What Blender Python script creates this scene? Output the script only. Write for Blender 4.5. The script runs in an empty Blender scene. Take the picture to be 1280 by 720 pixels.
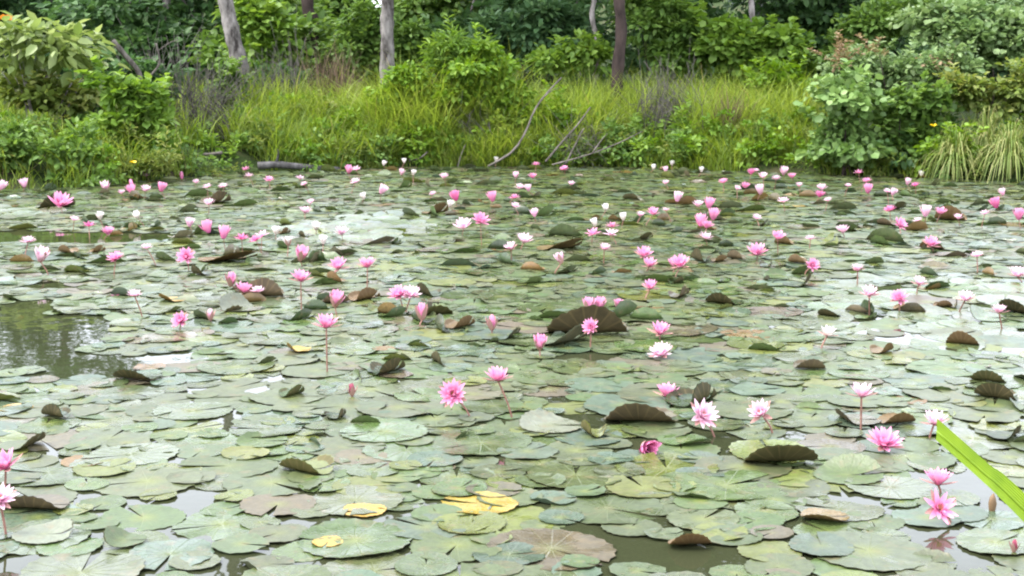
import bpy, math, random
import numpy as np
from mathutils import Vector, Matrix

# ------------------------------------------------------------------ camera, sky, sun, exposure
S = bpy.context.scene
COL = S.collection
F = 1800.0                       # focal length in photo pixels (1280 wide)
EYE = 1.5                        # eye height above the water
PITCH = math.atan(280 / F)
cam_data = bpy.data.cameras.new('camera')
cam = bpy.data.objects.new('camera', cam_data); COL.objects.link(cam)
cam.location = (0, 0, EYE)
cam.rotation_euler = (math.pi / 2 - PITCH, 0, 0)
cam_data.sensor_width = 36; cam_data.lens = 36 * F / 1280
cam_data.clip_start = 0.05; cam_data.clip_end = 3000
S.camera = cam

SUN_EL, SUN_AZ = math.radians(60), math.radians(-100)     # azimuth measured clockwise from +Y
W = bpy.data.worlds.new('World'); S.world = W; W.use_nodes = True
nt = W.node_tree
bg = nt.nodes['Background']
sky = nt.nodes.new('ShaderNodeTexSky'); sky.sky_type = 'NISHITA'; sky.sun_disc = False
sky.sun_elevation = SUN_EL; sky.sun_rotation = SUN_AZ
sky.air_density = 1.2; sky.dust_density = 4.0; sky.ozone_density = 1.0
hs = nt.nodes.new('ShaderNodeHueSaturation'); hs.inputs['Saturation'].default_value = 0.38
nt.links.new(sky.outputs[0], hs.inputs['Color'])
# a bright even cloud veil over the sky
veil = nt.nodes.new('ShaderNodeMix'); veil.data_type = 'RGBA'; veil.inputs['Factor'].default_value = 0.6
veil.inputs['B'].default_value = (5.4, 5.65, 6.6, 1)
nt.links.new(hs.outputs[0], veil.inputs['A'])
nt.links.new(veil.outputs['Result'], bg.inputs['Color'])
bg.inputs['Strength'].default_value = 0.15

sd = bpy.data.lights.new('sun', 'SUN'); sd.energy = 0.8; sd.angle = math.radians(20); sd.color = (1, .965, .9)
sun = bpy.data.objects.new('sun', sd); COL.objects.link(sun)
dvec = Vector((math.sin(SUN_AZ) * math.cos(SUN_EL), math.cos(SUN_AZ) * math.cos(SUN_EL), math.sin(SUN_EL)))
sun.rotation_euler = dvec.to_track_quat('Z', 'Y').to_euler()

S.view_settings.view_transform = 'Standard'; S.view_settings.look = 'None'
S.view_settings.gamma = 1; S.view_settings.use_curve_mapping = False
S.view_settings.exposure = 2.3
S.render.engine = 'CYCLES'
S.cycles.use_denoising = True
S.cycles.max_bounces = 6; S.cycles.diffuse_bounces = 3; S.cycles.glossy_bounces = 3
S.cycles.transmission_bounces = 3; S.cycles.caustics_reflective = False; S.cycles.caustics_refractive = False
S.cycles.pixel_filter_type = 'BLACKMAN_HARRIS'; S.cycles.filter_width = 2.1   # the soft phone picture

rng = np.random.default_rng(7)
random.seed(7)

# ------------------------------------------------------------------ helpers
CP, SP = math.cos(PITCH), math.sin(PITCH)
def ray(px, py):
    dx, dy = (px - 640) / F, (360 - py) / F
    return Vector((dx, CP + dy * SP, -SP + dy * CP))
def at_z(px, py, z=0.0):
    d = ray(px, py); t = (z - EYE) / d.z
    return Vector((0, 0, EYE)) + d * t
def at_y(px, py, Y):
    d = ray(px, py)
    return Vector((0, 0, EYE)) + d * (Y / d.y)
def scale_at(Y):                  # metres per photo pixel at ground distance Y
    return Y / F
def to_px(P):
    d = P[1] * CP + (EYE - P[2]) * SP
    u = P[1] * SP - (EYE - P[2]) * CP
    return 640 + F * P[0] / d, 360 - F * u / d

def mesh_np(name, V, faces, mats, tint=None, tintn='tint', smooth=True, mat_idx=None, uv=None, col=None):
    """faces: list of (n,k) int arrays"""
    me = bpy.data.meshes.new(name)
    V = np.asarray(V, dtype=np.float32)
    me.vertices.add(len(V)); me.vertices.foreach_set('co', V.ravel())
    loops = np.concatenate([f.ravel() for f in faces]).astype(np.int32)
    tot = np.concatenate([np.full(len(f), f.shape[1], np.int32) for f in faces])
    start = np.concatenate([[0], np.cumsum(tot)[:-1]]).astype(np.int32)
    me.loops.add(len(loops)); me.loops.foreach_set('vertex_index', loops)
    me.polygons.add(len(tot)); me.polygons.foreach_set('loop_start', start)
    if smooth: me.polygons.foreach_set('use_smooth', np.ones(len(tot), bool))
    if mat_idx is not None: me.polygons.foreach_set('material_index', np.asarray(mat_idx, np.int32))
    for m in mats: me.materials.append(m)
    if tint is not None:
        a = me.attributes.new(tintn, 'FLOAT', 'POINT'); a.data.foreach_set('value', np.asarray(tint, np.float32))
    if uv is not None:
        a = me.attributes.new('disc', 'FLOAT_VECTOR', 'POINT')
        a.data.foreach_set('vector', np.asarray(uv, np.float32).ravel())
    if col is not None:
        a = me.attributes.new('pad', 'FLOAT_COLOR', 'POINT')
        a.data.foreach_set('color', np.asarray(col, np.float32).ravel())
    me.update(calc_edges=True); me.validate()
    return me

def link(name, me, parent=None, loc=None):
    o = bpy.data.objects.new(name, me); COL.objects.link(o)
    if parent is not None: o.parent = parent
    if loc is not None: o.location = loc
    return o
def tag(o, label=None, cat=None, group=None, kind=None):
    if label: o['label'] = label
    if cat: o['category'] = cat
    if group: o['group'] = group
    if kind: o['kind'] = kind
    return o
def thing(name, label, cat, loc=(0, 0, 0), group=None):
    o = bpy.data.objects.new(name, None); COL.objects.link(o); o.location = loc
    o.empty_display_size = 0.1
    return tag(o, label, cat, group)

def tube(pts, radii, sides=7, noise=0.0, r=None):
    """tapered tube through pts; returns V, faces(quads)"""
    r = r or rng
    pts = [Vector(p) for p in pts]; n = len(pts); V = []; 
    up = Vector((0.3, 0.9, 0.2))
    for i, p in enumerate(pts):
        t = (pts[min(i + 1, n - 1)] - pts[max(i - 1, 0)]).normalized()
        a = t.cross(up)
        if a.length < 1e-3: a = t.cross(Vector((1, 0, 0)))
        a.normalize(); b = t.cross(a).normalized()
        for k in range(sides):
            th = 2 * math.pi * k / sides
            rr = radii[i] * (1 + noise * (r.random() - .5) * 2)
            V.append(p + a * math.cos(th) * rr + b * math.sin(th) * rr)
    Q = []
    for i in range(n - 1):
        for k in range(sides):
            k2 = (k + 1) % sides
            Q.append((i * sides + k, i * sides + k2, (i + 1) * sides + k2, (i + 1) * sides + k))
    V.append(pts[-1]); V.append(pts[0])
    T = [((n - 1) * sides + k, (n - 1) * sides + (k + 1) % sides, n * sides) for k in range(sides)]
    T += [((k + 1) % sides, k, n * sides + 1) for k in range(sides)]
    return np.array([tuple(v) for v in V]), np.array(Q, int), np.array(T, int)
def tubes(list_of, mats, name, sides=6, noise=0.08):
    VV, QQ, TT, off = [], [], [], 0
    for pts, rad in list_of:
        V, Q, T = tube(pts, rad, sides, noise)
        VV.append(V); QQ.append(Q + off); TT.append(T + off); off += len(V)
    return mesh_np(name, np.concatenate(VV), [np.concatenate(QQ), np.concatenate(TT)], mats)
def smooth_path(pts, n):
    """Catmull-Rom through pts"""
    P = [Vector(p) for p in pts]; P = [P[0] * 2 - P[1]] + P + [P[-1] * 2 - P[-2]]
    out = []
    seg = len(P) - 3
    for i in range(n):
        u = i / (n - 1) * seg; k = min(int(u), seg - 1); t = u - k
        a, b, c, d = P[k:k + 4]
        out.append(0.5 * ((2 * b) + (c - a) * t + (2 * a - 5 * b + 4 * c - d) * t * t + (3 * b - a - 3 * c + d) * t ** 3))
    return out

# ------------------------------------------------------------------ materials
def new_mat(name):
    m = bpy.data.materials.new(name); m.use_nodes = True
    n = m.node_tree; n.nodes.clear()
    out = n.nodes.new('ShaderNodeOutputMaterial')
    return m, n, out
def N(n, t, **kw):
    x = n.nodes.new(t)
    for k, v in kw.items():
        if k.startswith('_'): setattr(x, k[1:], v)
        else: x.inputs[k.replace('__', ' ')].default_value = v
    return x
def ramp(n, stops):
    r = n.nodes.new('ShaderNodeValToRGB'); e = r.color_ramp.elements
    while len(e) > 1: e.remove(e[-1])
    for i, (p, c) in enumerate(stops):
        x = e[0] if i == 0 else e.new(p)
        x.position = p; x.color = (*c, 1)
    return r

def leaf_mat(name, stops, trans=.3, rough=.5, spec=.3):
    m, n, out = new_mat(name)
    at = N(n, 'ShaderNodeAttribute', _attribute_name='tint')
    r = ramp(n, stops); n.links.new(at.outputs['Fac'], r.inputs[0])
    p = N(n, 'ShaderNodeBsdfPrincipled', Roughness=rough); p.inputs['Specular IOR Level'].default_value = spec
    t = N(n, 'ShaderNodeBsdfTranslucent')
    hsv = N(n, 'ShaderNodeHueSaturation', Saturation=1.1, Value=1.2, Hue=.49)
    n.links.new(r.outputs[0], p.inputs['Base Color']); n.links.new(r.outputs[0], hsv.inputs['Color'])
    n.links.new(hsv.outputs[0], t.inputs['Color'])
    mx = N(n, 'ShaderNodeMixShader', Fac=trans)
    n.links.new(p.outputs[0], mx.inputs[1]); n.links.new(t.outputs[0], mx.inputs[2])
    n.links.new(mx.outputs[0], out.inputs[0])
    return m
G = {}
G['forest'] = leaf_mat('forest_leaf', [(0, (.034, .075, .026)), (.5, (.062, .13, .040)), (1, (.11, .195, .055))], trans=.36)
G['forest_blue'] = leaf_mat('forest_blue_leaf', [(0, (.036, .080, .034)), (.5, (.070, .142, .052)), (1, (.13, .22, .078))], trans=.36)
G['mid'] = leaf_mat('mid_green_leaf', [(0, (.06, .12, .022)), (.5, (.115, .205, .040)), (1, (.20, .30, .07))], trans=.38)
G['bright'] = leaf_mat('bright_leaf', [(0, (.08, .16, .022)), (.5, (.145, .25, .038)), (1, (.23, .34, .065))], trans=.4)
G['round'] = leaf_mat('round_leaf', [(0, (.075, .14, .034)), (.5, (.145, .245, .065)), (1, (.25, .36, .12))], rough=.45, spec=.35, trans=.35)
G['bigleaf'] = leaf_mat('big_pale_leaf', [(0, (.11, .17, .035)), (.5, (.20, .27, .075)), (1, (.30, .36, .14))], trans=.4, rough=.45, spec=.45)
G['bluegreen'] = leaf_mat('blue_green_leaf', [(0, (.09, .16, .05)), (.5, (.17, .26, .09)), (1, (.28, .37, .16))], trans=.38, rough=.42, spec=.4)
G['vine'] = leaf_mat('vine_leaf', [(0, (.07, .15, .016)), (.5, (.14, .25, .026)), (1, (.24, .36, .05))], trans=.4)
G['olive'] = leaf_mat('olive_leaf', [(0, (.08, .12, .025)), (.5, (.16, .22, .045)), (1, (.28, .29, .08))], trans=.4)
G['grass'] = leaf_mat('grass_blade', [(0, (.09, .15, .02)), (.45, (.18, .26, .035)), (.85, (.28, .35, .06)), (1, (.36, .32, .13))], trans=.45, rough=.55)
G['grass_yellow'] = leaf_mat('yellow_grass_blade', [(0, (.14, .20, .030)), (.5, (.265, .36, .06)), (.9, (.38, .455, .09)), (1, (.42, .34, .13))], trans=.45, rough=.55)
G['tuft'] = leaf_mat('tuft_blade', [(0, (.09, .15, .028)), (.5, (.19, .25, .055)), (1, (.34, .33, .13))], trans=.3)
G['dry'] = leaf_mat('dry_leaf', [(0, (.09, .065, .045)), (.5, (.16, .11, .07)), (1, (.27, .20, .12))], trans=.15, rough=.8)
G['tip'] = leaf_mat('red_tip_leaf', [(0, (.14, .17, .05)), (.5, (.22, .18, .08)), (1, (.32, .21, .13))])
G['yellowflower'] = leaf_mat('yellow_flower', [(0, (.70, .50, .02)), (1, (.85, .65, .05))])
G['orange'] = leaf_mat('orange_leaf', [(0, (.42, .15, .03)), (1, (.55, .25, .06))])

def bark_mat(name, dark, light, scale=9, thr=(.35, .65)):
    m, n, out = new_mat(name)
    tc = N(n, 'ShaderNodeTexCoord')
    mp = N(n, 'ShaderNodeMapping'); mp.inputs['Scale'].default_value = (1, 1, .45)
    nz = N(n, 'ShaderNodeTexNoise', Scale=scale, Detail=6, Roughness=.65)
    n.links.new(tc.outputs['Object'], mp.inputs[0]); n.links.new(mp.outputs[0], nz.inputs['Vector'])
    r = ramp(n, [(thr[0], dark), (thr[1], light)]); n.links.new(nz.outputs[0], r.inputs[0])
    p = N(n, 'ShaderNodeBsdfPrincipled', Roughness=.9); p.inputs['Specular IOR Level'].default_value = .15
    n.links.new(r.outputs[0], p.inputs['Base Color'])
    b = N(n, 'ShaderNodeBump', Strength=.6, Distance=.03); n.links.new(nz.outputs[0], b.inputs['Height'])
    n.links.new(b.outputs[0], p.inputs['Normal']); n.links.new(p.outputs[0], out.inputs[0])
    return m
G['bark_pale'] = bark_mat('pale_mottled_bark', (.03, .025, .022), (.25, .23, .21), 4.5, (.40, .62))
G['bark_grey'] = bark_mat('grey_bark', (.07, .06, .05), (.30, .27, .25))
G['bark_brown'] = bark_mat('brown_bark', (.02, .015, .013), (.07, .05, .043), 5, (.35, .65))
G['twig'] = bark_mat('grey_twig', (.05, .045, .039), (.13, .118, .104), 14)
G['deadwood'] = bark_mat('bleached_deadwood', (.055, .048, .04), (.17, .15, .13), 12)
G['log'] = bark_mat('weathered_log', (.035, .032, .03), (.12, .115, .11), 10)

# ground
m, n, out = new_mat('ground_soil')
nz = N(n, 'ShaderNodeTexNoise', Scale=2.2, Detail=8, Roughness=.7)
tc = N(n, 'ShaderNodeTexCoord'); n.links.new(tc.outputs['Object'], nz.inputs['Vector'])
r = ramp(n, [(.3, (.020, .030, .010)), (.5, (.035, .055, .016)), (.62, (.06, .055, .028)), (.8, (.09, .07, .04))])
n.links.new(nz.outputs[0], r.inputs[0])
p = N(n, 'ShaderNodeBsdfPrincipled', Roughness=1.0); p.inputs['Specular IOR Level'].default_value = .1
b = N(n, 'ShaderNodeBump', Strength=.8, Distance=.08); n.links.new(nz.outputs[0], b.inputs['Height'])
n.links.new(r.outputs[0], p.inputs['Base Color']); n.links.new(b.outputs[0], p.inputs['Normal'])
n.links.new(p.outputs[0], out.inputs[0]); G['ground'] = m

# water: murky olive, mirror-like with faint ripples
m, n, out = new_mat('pond_water')
tc = N(n, 'ShaderNodeTexCoord')
nz = N(n, 'ShaderNodeTexNoise', Scale=3.5, Detail=3, Roughness=.5); n.links.new(tc.outputs['Object'], nz.inputs['Vector'])
p = N(n, 'ShaderNodeBsdfPrincipled', Roughness=.025, IOR=1.33)
p.inputs['Base Color'].default_value = (.030, .034, .016, 1)
b = N(n, 'ShaderNodeBump', Strength=.05, Distance=.05); n.links.new(nz.outputs[0], b.inputs['Height'])
n.links.new(b.outputs[0], p.inputs['Normal']); n.links.new(p.outputs[0], out.inputs[0]); G['water'] = m

# lily pad: upper side
def pad_mat(name, under=False):
    m, n, out = new_mat(name)
    at = N(n, 'ShaderNodeAttribute', _attribute_name='disc')
    ac = N(n, 'ShaderNodeAttribute', _attribute_name='pad')
    sx = N(n, 'ShaderNodeSeparateXYZ'); n.links.new(at.outputs['Vector'], sx.inputs[0])
    an = N(n, 'ShaderNodeMath', _operation='ARCTAN2'); n.links.new(sx.outputs[1], an.inputs[0]); n.links.new(sx.outputs[0], an.inputs[1])
    rr = N(n, 'ShaderNodeVectorMath', _operation='LENGTH')
    cx = N(n, 'ShaderNodeCombineXYZ'); n.links.new(sx.outputs[0], cx.inputs[0]); n.links.new(sx.outputs[1], cx.inputs[1])
    n.links.new(cx.outputs[0], rr.inputs[0])
    # radial veins
    mu = N(n, 'ShaderNodeMath', _operation='MULTIPLY'); mu.inputs[1].default_value = 8.5; n.links.new(an.outputs[0], mu.inputs[0])
    si = N(n, 'ShaderNodeMath', _operation='SINE'); n.links.new(mu.outputs[0], si.inputs[0])
    ab = N(n, 'ShaderNodeMath', _operation='ABSOLUTE'); n.links.new(si.outputs[0], ab.inputs[0])
    wr = N(n, 'ShaderNodeMath', _operation='MULTIPLY'); n.links.new(ab.outputs[0], wr.inputs[0]); n.links.new(rr.outputs['Value'], wr.inputs[1])
    vein = N(n, 'ShaderNodeMapRange'); vein.inputs['From Min'].default_value = 0.0; vein.inputs['From Max'].default_value = .11
    vein.inputs['To Min'].default_value = 1; vein.inputs['To Max'].default_value = 0; n.links.new(wr.outputs[0], vein.inputs[0])
    # noises (object space + per-pad offset held in disc.z)
    off = N(n, 'ShaderNodeCombineXYZ'); n.links.new(sx.outputs[2], off.inputs[2])
    vadd = N(n, 'ShaderNodeVectorMath', _operation='ADD'); n.links.new(cx.outputs[0], vadd.inputs[0]); n.links.new(off.outputs[0], vadd.inputs[1])
    n1 = N(n, 'ShaderNodeTexNoise', Scale=2.6, Detail=5, Roughness=.6); n.links.new(vadd.outputs[0], n1.inputs['Vector'])
    n2 = N(n, 'ShaderNodeTexNoise', Scale=13, Detail=3, Roughness=.6); n.links.new(vadd.outputs[0], n2.inputs['Vector'])
    mot = N(n, 'ShaderNodeMapRange'); mot.inputs['From Min'].default_value = .3; mot.inputs['From Max'].default_value = .7
    mot.inputs['To Min'].default_value = .72; mot.inputs['To Max'].default_value = 1.3
    n3 = N(n, 'ShaderNodeTexNoise', Scale=5.5, Detail=5, Roughness=.7); n.links.new(vadd.outputs[0], n3.inputs['Vector']); n.links.new(n3.outputs[0], mot.inputs[0])
    bm_ = N(n, 'ShaderNodeVectorMath', _operation='SCALE'); n.links.new(ac.outputs['Color'], bm_.inputs[0]); n.links.new(mot.outputs[0], bm_.inputs['Scale'])
    base = bm_.outputs[0]
    # yellow-green heart
    heart = N(n, 'ShaderNodeMapRange'); heart.inputs['From Min'].default_value = .05; heart.inputs['From Max'].default_value = .42
    heart.inputs['To Min'].default_value = .6; heart.inputs['To Max'].default_value = 0
    n.links.new(rr.outputs['Value'], heart.inputs[0])
    hm = N(n, 'ShaderNodeMath', _operation='MULTIPLY'); n.links.new(heart.outputs[0], hm.inputs[0]); n.links.new(ac.outputs['Alpha'], hm.inputs[1])
    m1 = N(n, 'ShaderNodeMix', _data_type='RGBA'); m1.inputs['B'].default_value = (.145, .165, .028, 1)
    n.links.new(hm.outputs[0], m1.inputs['Factor']); n.links.new(base, m1.inputs['A'])
    # blotches: brownish bruises
    br = N(n, 'ShaderNodeMapRange'); br.inputs['From Min'].default_value = .56; br.inputs['From Max'].default_value = .72
    br.inputs['To Max'].default_value = .55; n.links.new(n1.outputs[0], br.inputs[0])
    m2 = N(n, 'ShaderNodeMix', _data_type='RGBA'); m2.inputs['B'].default_value = (.16, .12, .06, 1)
    n.links.new(br.outputs[0], m2.inputs['Factor']); n.links.new(m1.outputs['Result'], m2.inputs['A'])
    # specks: small dark insect holes
    sp = N(n, 'ShaderNodeMapRange'); sp.inputs['From Min'].default_value = .665; sp.inputs['From Max'].default_value = .73
    sp.inputs['To Max'].default_value = .85; n.links.new(n2.outputs[0], sp.inputs[0])
    m3 = N(n, 'ShaderNodeMix', _data_type='RGBA'); m3.inputs['B'].default_value = (.02, .018, .01, 1)
    n.links.new(sp.outputs[0], m3.inputs['Factor']); n.links.new(m2.outputs['Result'], m3.inputs['A'])
    vm = N(n, 'ShaderNodeMath', _operation='MULTIPLY'); vm.inputs[1].default_value = .22; n.links.new(vein.outputs[0], vm.inputs[0])
    m4 = N(n, 'ShaderNodeMix', _data_type='RGBA'); m4.inputs['B'].default_value = (.20, .22, .09, 1)
    n.links.new(vm.outputs[0], m4.inputs['Factor']); n.links.new(m3.outputs['Result'], m4.inputs['A'])
    p = N(n, 'ShaderNodeBsdfPrincipled'); p.inputs['Specular IOR Level'].default_value = .5 if not under else .25
    rg = N(n, 'ShaderNodeMapRange'); rg.inputs['To Min'].default_value = .28 if not under else .6
    rg.inputs['To Max'].default_value = .50 if not under else .8
    n.links.new(n1.outputs[0], rg.inputs[0])
    fm = N(n, 'ShaderNodeMath', _operation='MULTIPLY'); fm.inputs[1].default_value = 7.31; n.links.new(sx.outputs[2], fm.inputs[0])
    fr_ = N(n, 'ShaderNodeMath', _operation='FRACT'); n.links.new(fm.outputs[0], fr_.inputs[0])
    wet = N(n, 'ShaderNodeMath', _operation='MULTIPLY_ADD'); wet.inputs[1].default_value = .55; n.links.new(fr_.outputs[0], wet.inputs[0])
    n4 = N(n, 'ShaderNodeTexNoise', Scale=1.7, Detail=3, Roughness=.5); n.links.new(vadd.outputs[0], n4.inputs['Vector']); n.links.new(n4.outputs[0], wet.inputs[2])
    wm = N(n, 'ShaderNodeMapRange'); wm.inputs['From Min'].default_value = .76; wm.inputs['From Max'].default_value = .95; n.links.new(wet.outputs[0], wm.inputs[0])
    rmix = N(n, 'ShaderNodeMix', _data_type='FLOAT'); rmix.inputs['B'].default_value = .10
    n.links.new(wm.outputs[0], rmix.inputs['Factor']); n.links.new(rg.outputs[0], rmix.inputs['A']); n.links.new(rmix.outputs['Result'], p.inputs['Roughness'])
    n.links.new(m4.outputs['Result'], p.inputs['Base Color'])
    hsum = N(n, 'ShaderNodeMath', _operation='MULTIPLY_ADD'); hsum.inputs[1].default_value = -.5
    n.links.new(vein.outputs[0], hsum.inputs[0]); n.links.new(n2.outputs[0], hsum.inputs[2])
    b = N(n, 'ShaderNodeBump', Strength=.28, Distance=.005); n.links.new(hsum.outputs[0], b.inputs['Height'])
    n.links.new(b.outputs[0], p.inputs['Normal'])
    t = N(n, 'ShaderNodeBsdfTranslucent'); n.links.new(m4.outputs['Result'], t.inputs['Color'])
    mx = N(n, 'ShaderNodeMixShader', Fac=.12); n.links.new(p.outputs[0], mx.inputs[1]); n.links.new(t.outputs[0], mx.inputs[2])
    n.links.new(mx.outputs[0], out.inputs[0])
    return m
G['pad'] = pad_mat('lily_pad_top')
m, n, out = new_mat('lily_pad_underside')
tc = N(n, 'ShaderNodeTexCoord'); nz = N(n, 'ShaderNodeTexNoise', Scale=14, Detail=4); n.links.new(tc.outputs['Object'], nz.inputs['Vector'])
r = ramp(n, [(.35, (.06, .036, .018)), (.6, (.125, .080, .038)), (.8, (.17, .135, .06))]); n.links.new(nz.outputs[0], r.inputs[0])
p = N(n, 'ShaderNodeBsdfPrincipled', Roughness=.6); p.inputs['Specular IOR Level'].default_value = .3
ac = N(n, 'ShaderNodeAttribute', _attribute_name='pad'); at = N(n, 'ShaderNodeAttribute', _attribute_name='disc')
um = N(n, 'ShaderNodeMix', _data_type='RGBA'); um.inputs['Factor'].default_value = .5
n.links.new(r.outputs[0], um.inputs['A']); n.links.new(ac.outputs['Color'], um.inputs['B'])
sx = N(n, 'ShaderNodeSeparateXYZ'); n.links.new(at.outputs['Vector'], sx.inputs[0])
an = N(n, 'ShaderNodeMath', _operation='ARCTAN2'); n.links.new(sx.outputs[1], an.inputs[0]); n.links.new(sx.outputs[0], an.inputs[1])
mu = N(n, 'ShaderNodeMath', _operation='MULTIPLY'); mu.inputs[1].default_value = 17; n.links.new(an.outputs[0], mu.inputs[0])
si = N(n, 'ShaderNodeMath', _operation='SINE'); n.links.new(mu.outputs[0], si.inputs[0])
vr = N(n, 'ShaderNodeMapRange'); vr.inputs['From Min'].default_value = .75; vr.inputs['To Max'].default_value = .5; n.links.new(si.outputs[0], vr.inputs[0])
uv_ = N(n, 'ShaderNodeMix', _data_type='RGBA'); uv_.inputs['B'].default_value = (.20, .15, .07, 1)
n.links.new(vr.outputs[0], uv_.inputs['Factor']); n.links.new(um.outputs['Result'], uv_.inputs['A'])
n.links.new(uv_.outputs['Result'], p.inputs['Base Color'])
tr_ = N(n, 'ShaderNodeBsdfTranslucent'); n.links.new(uv_.outputs['Result'], tr_.inputs['Color'])
mx = N(n, 'ShaderNodeMixShader', Fac=.3); n.links.new(p.outputs[0], mx.inputs[1]); n.links.new(tr_.outputs[0], mx.inputs[2])
n.links.new(mx.outputs[0], out.inputs[0]); G['under'] = m

def petal_mat(name, base, tip):
    m, n, out = new_mat(name)
    at = N(n, 'ShaderNodeAttribute', _attribute_name='tint')
    r = ramp(n, [(0, base), (.55, tuple(.5 * (a + b_) for a, b_ in zip(base, tip))), (1, tip)]); n.links.new(at.outputs['Fac'], r.inputs[0])
    p = N(n, 'ShaderNodeBsdfPrincipled', Roughness=.5); p.inputs['Specular IOR Level'].default_value = .3
    t = N(n, 'ShaderNodeBsdfTranslucent')
    n.links.new(r.outputs[0], p.inputs['Base Color']); n.links.new(r.outputs[0], t.inputs['Color'])
    mx = N(n, 'ShaderNodeMixShader', Fac=.35); n.links.new(p.outputs[0], mx.inputs[1]); n.links.new(t.outputs[0], mx.inputs[2])
    n.links.new(mx.outputs[0], out.inputs[0]); return m
PET = {'pale': petal_mat('pale_pink_petal', (.80, .42, .58), (.86, .66, .74)),
       'mid': petal_mat('pink_petal', (.72, .20, .40), (.82, .40, .58)),
       'deep': petal_mat('magenta_petal', (.66, .10, .30), (.78, .30, .50)),
       'white': petal_mat('white_petal', (.78, .66, .62), (.85, .82, .80)),
       'red': petal_mat('dark_red_petal', (.30, .05, .09), (.46, .12, .18))}
def plain(name, c, rough=.6, spec=.3):
    m, n, out = new_mat(name)
    tc = N(n, 'ShaderNodeTexCoord'); nz = N(n, 'ShaderNodeTexNoise', Scale=18, Detail=3); n.links.new(tc.outputs['Object'], nz.inputs['Vector'])
    r = ramp(n, [(.3, tuple(x * .7 for x in c)), (.7, tuple(min(1, x * 1.25) for x in c))]); n.links.new(nz.outputs[0], r.inputs[0])
    p = N(n, 'ShaderNodeBsdfPrincipled', Roughness=rough); p.inputs['Specular IOR Level'].default_value = spec
    n.links.new(r.outputs[0], p.inputs['Base Color']); n.links.new(p.outputs[0], out.inputs[0]); return m
G['stem'] = plain('flower_stem', (.24, .12, .09))
G['sepal'] = plain('sepal', (.36, .20, .17))
G['stamen'] = plain('stamen', (.62, .28, .16))
G['seed'] = plain('brown_seed_head', (.16, .10, .05))

# ------------------------------------------------------------------ terrain and water
SX = np.array([-40, -16, -9, -6.3, -5.2, -4.6, -3.7, -2, 0, 1.5, 2.9, 4.1, 5.0, 6.5, 9, 16, 40])
SY = np.array([14.5, 15.2, 16.4, 17.3, 17.7, 19.0, 20.3, 21.0, 21.4, 21.2, 20.5, 19.9, 19.5, 18.4, 17.6, 16.5, 16])
def shore(x): return np.interp(x, SX, SY)
NEAR = 2.3
def ground_h(x, y):
    x = np.asarray(x, float); y = np.asarray(y, float)
    t = np.minimum(np.minimum(shore(x) - y, y - NEAR), 19 - np.abs(x))
    inside = -0.06 - .45 * np.clip(t, 0, 1.6)
    o = np.clip(-t, 0, None)
    outside = -.06 + .34 * (1 - np.exp(-o / .5)) + np.where(y > 12, .055 * np.clip(o, 0, 8), .02 * np.clip(o, 0, 4))
    wob = .05 * np.sin(1.7 * x + .6 * y) * np.cos(1.3 * y - .4 * x)
    hill = np.where(y > 28, np.clip((y - 29) / 18, 0, 1) ** 1.3 * (3.6 - 1.6 * np.exp(-((x / np.maximum(y, 1) + .09) / .03) ** 2)), 0)
    return np.where(t > 0, inside, outside + wob * np.clip(o, 0, 1)) + hill
gx = np.concatenate([[-900, -400, -200, -110, -70, -45, -32], np.arange(-26, 26.01, .4), [32, 45, 70, 110, 200, 400, 900]])
gy = np.concatenate([[-600, -200, -80, -30, -12, -5], np.arange(-2, 30.01, .35), np.arange(31, 50, 1.5), [55, 70, 100, 180, 400, 1200]])
XX, YY = np.meshgrid(gx, gy); ZZ = ground_h(XX, YY)
V = np.stack([XX.ravel(), YY.ravel(), ZZ.ravel()], 1)
nxg, nyg = len(gx), len(gy)
ii, jj = np.meshgrid(np.arange(nxg - 1), np.arange(nyg - 1))
a = (jj * nxg + ii).ravel(); Q = np.stack([a, a + 1, a + nxg + 1, a + nxg], 1)
tag(link('ground', mesh_np('ground', V, [Q], [G['ground']])), 'dark soil ground with rough vegetation around the pond', kind='structure')
V = np.array([(-21, 1.2, 0), (21, 1.2, 0), (21, 24, 0), (-21, 24, 0)], float)
tag(link('water', mesh_np('water', V, [np.array([[0, 1, 2, 3]])], [G['water']])), 'murky olive pond water mirroring trees and sky', kind='structure')
def gz(x, y): return float(ground_h(x, y))

# ------------------------------------------------------------------ foliage generators
def leaf_shape(kind):
    """unit leaf along +x, normal +z: verts, quads (folded along the midrib, tip drooping)"""
    if kind == 'round': pr = [(.12, .32), (.62, .46)]
    elif kind == 'lance': pr = [(.28, .13), (.68, .11)]
    elif kind == 'fern': pr = [(.2, .10), (.7, .07)]
    else: pr = [(.22, .27), (.62, .27)]
    f = .10; d = .14
    V = [(0, 0, 0), (pr[0][0], pr[0][1], f - d * pr[0][0] ** 2), (pr[1][0], pr[1][1], f - d * pr[1][0] ** 2), (1, 0, -d),
         (pr[1][0], -pr[1][1], f - d * pr[1][0] ** 2), (pr[0][0], -pr[0][1], f - d * pr[0][0] ** 2)]
    return np.array(V), np.array([[0, 3, 2, 1], [0, 5, 4, 3]])
def frames(d, nrm):
    d = d / np.linalg.norm(d, axis=1, keepdims=True)
    nrm = nrm - d * np.sum(d * nrm, 1, keepdims=True)
    nrm = nrm / (np.linalg.norm(nrm, axis=1, keepdims=True) + 1e-9)
    b = np.cross(nrm, d)
    return np.stack([d, b, nrm], 2)      # columns
def rand_dir(n):
    v = rng.normal(size=(n, 3)); return v / np.linalg.norm(v, axis=1, keepdims=True)
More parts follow.
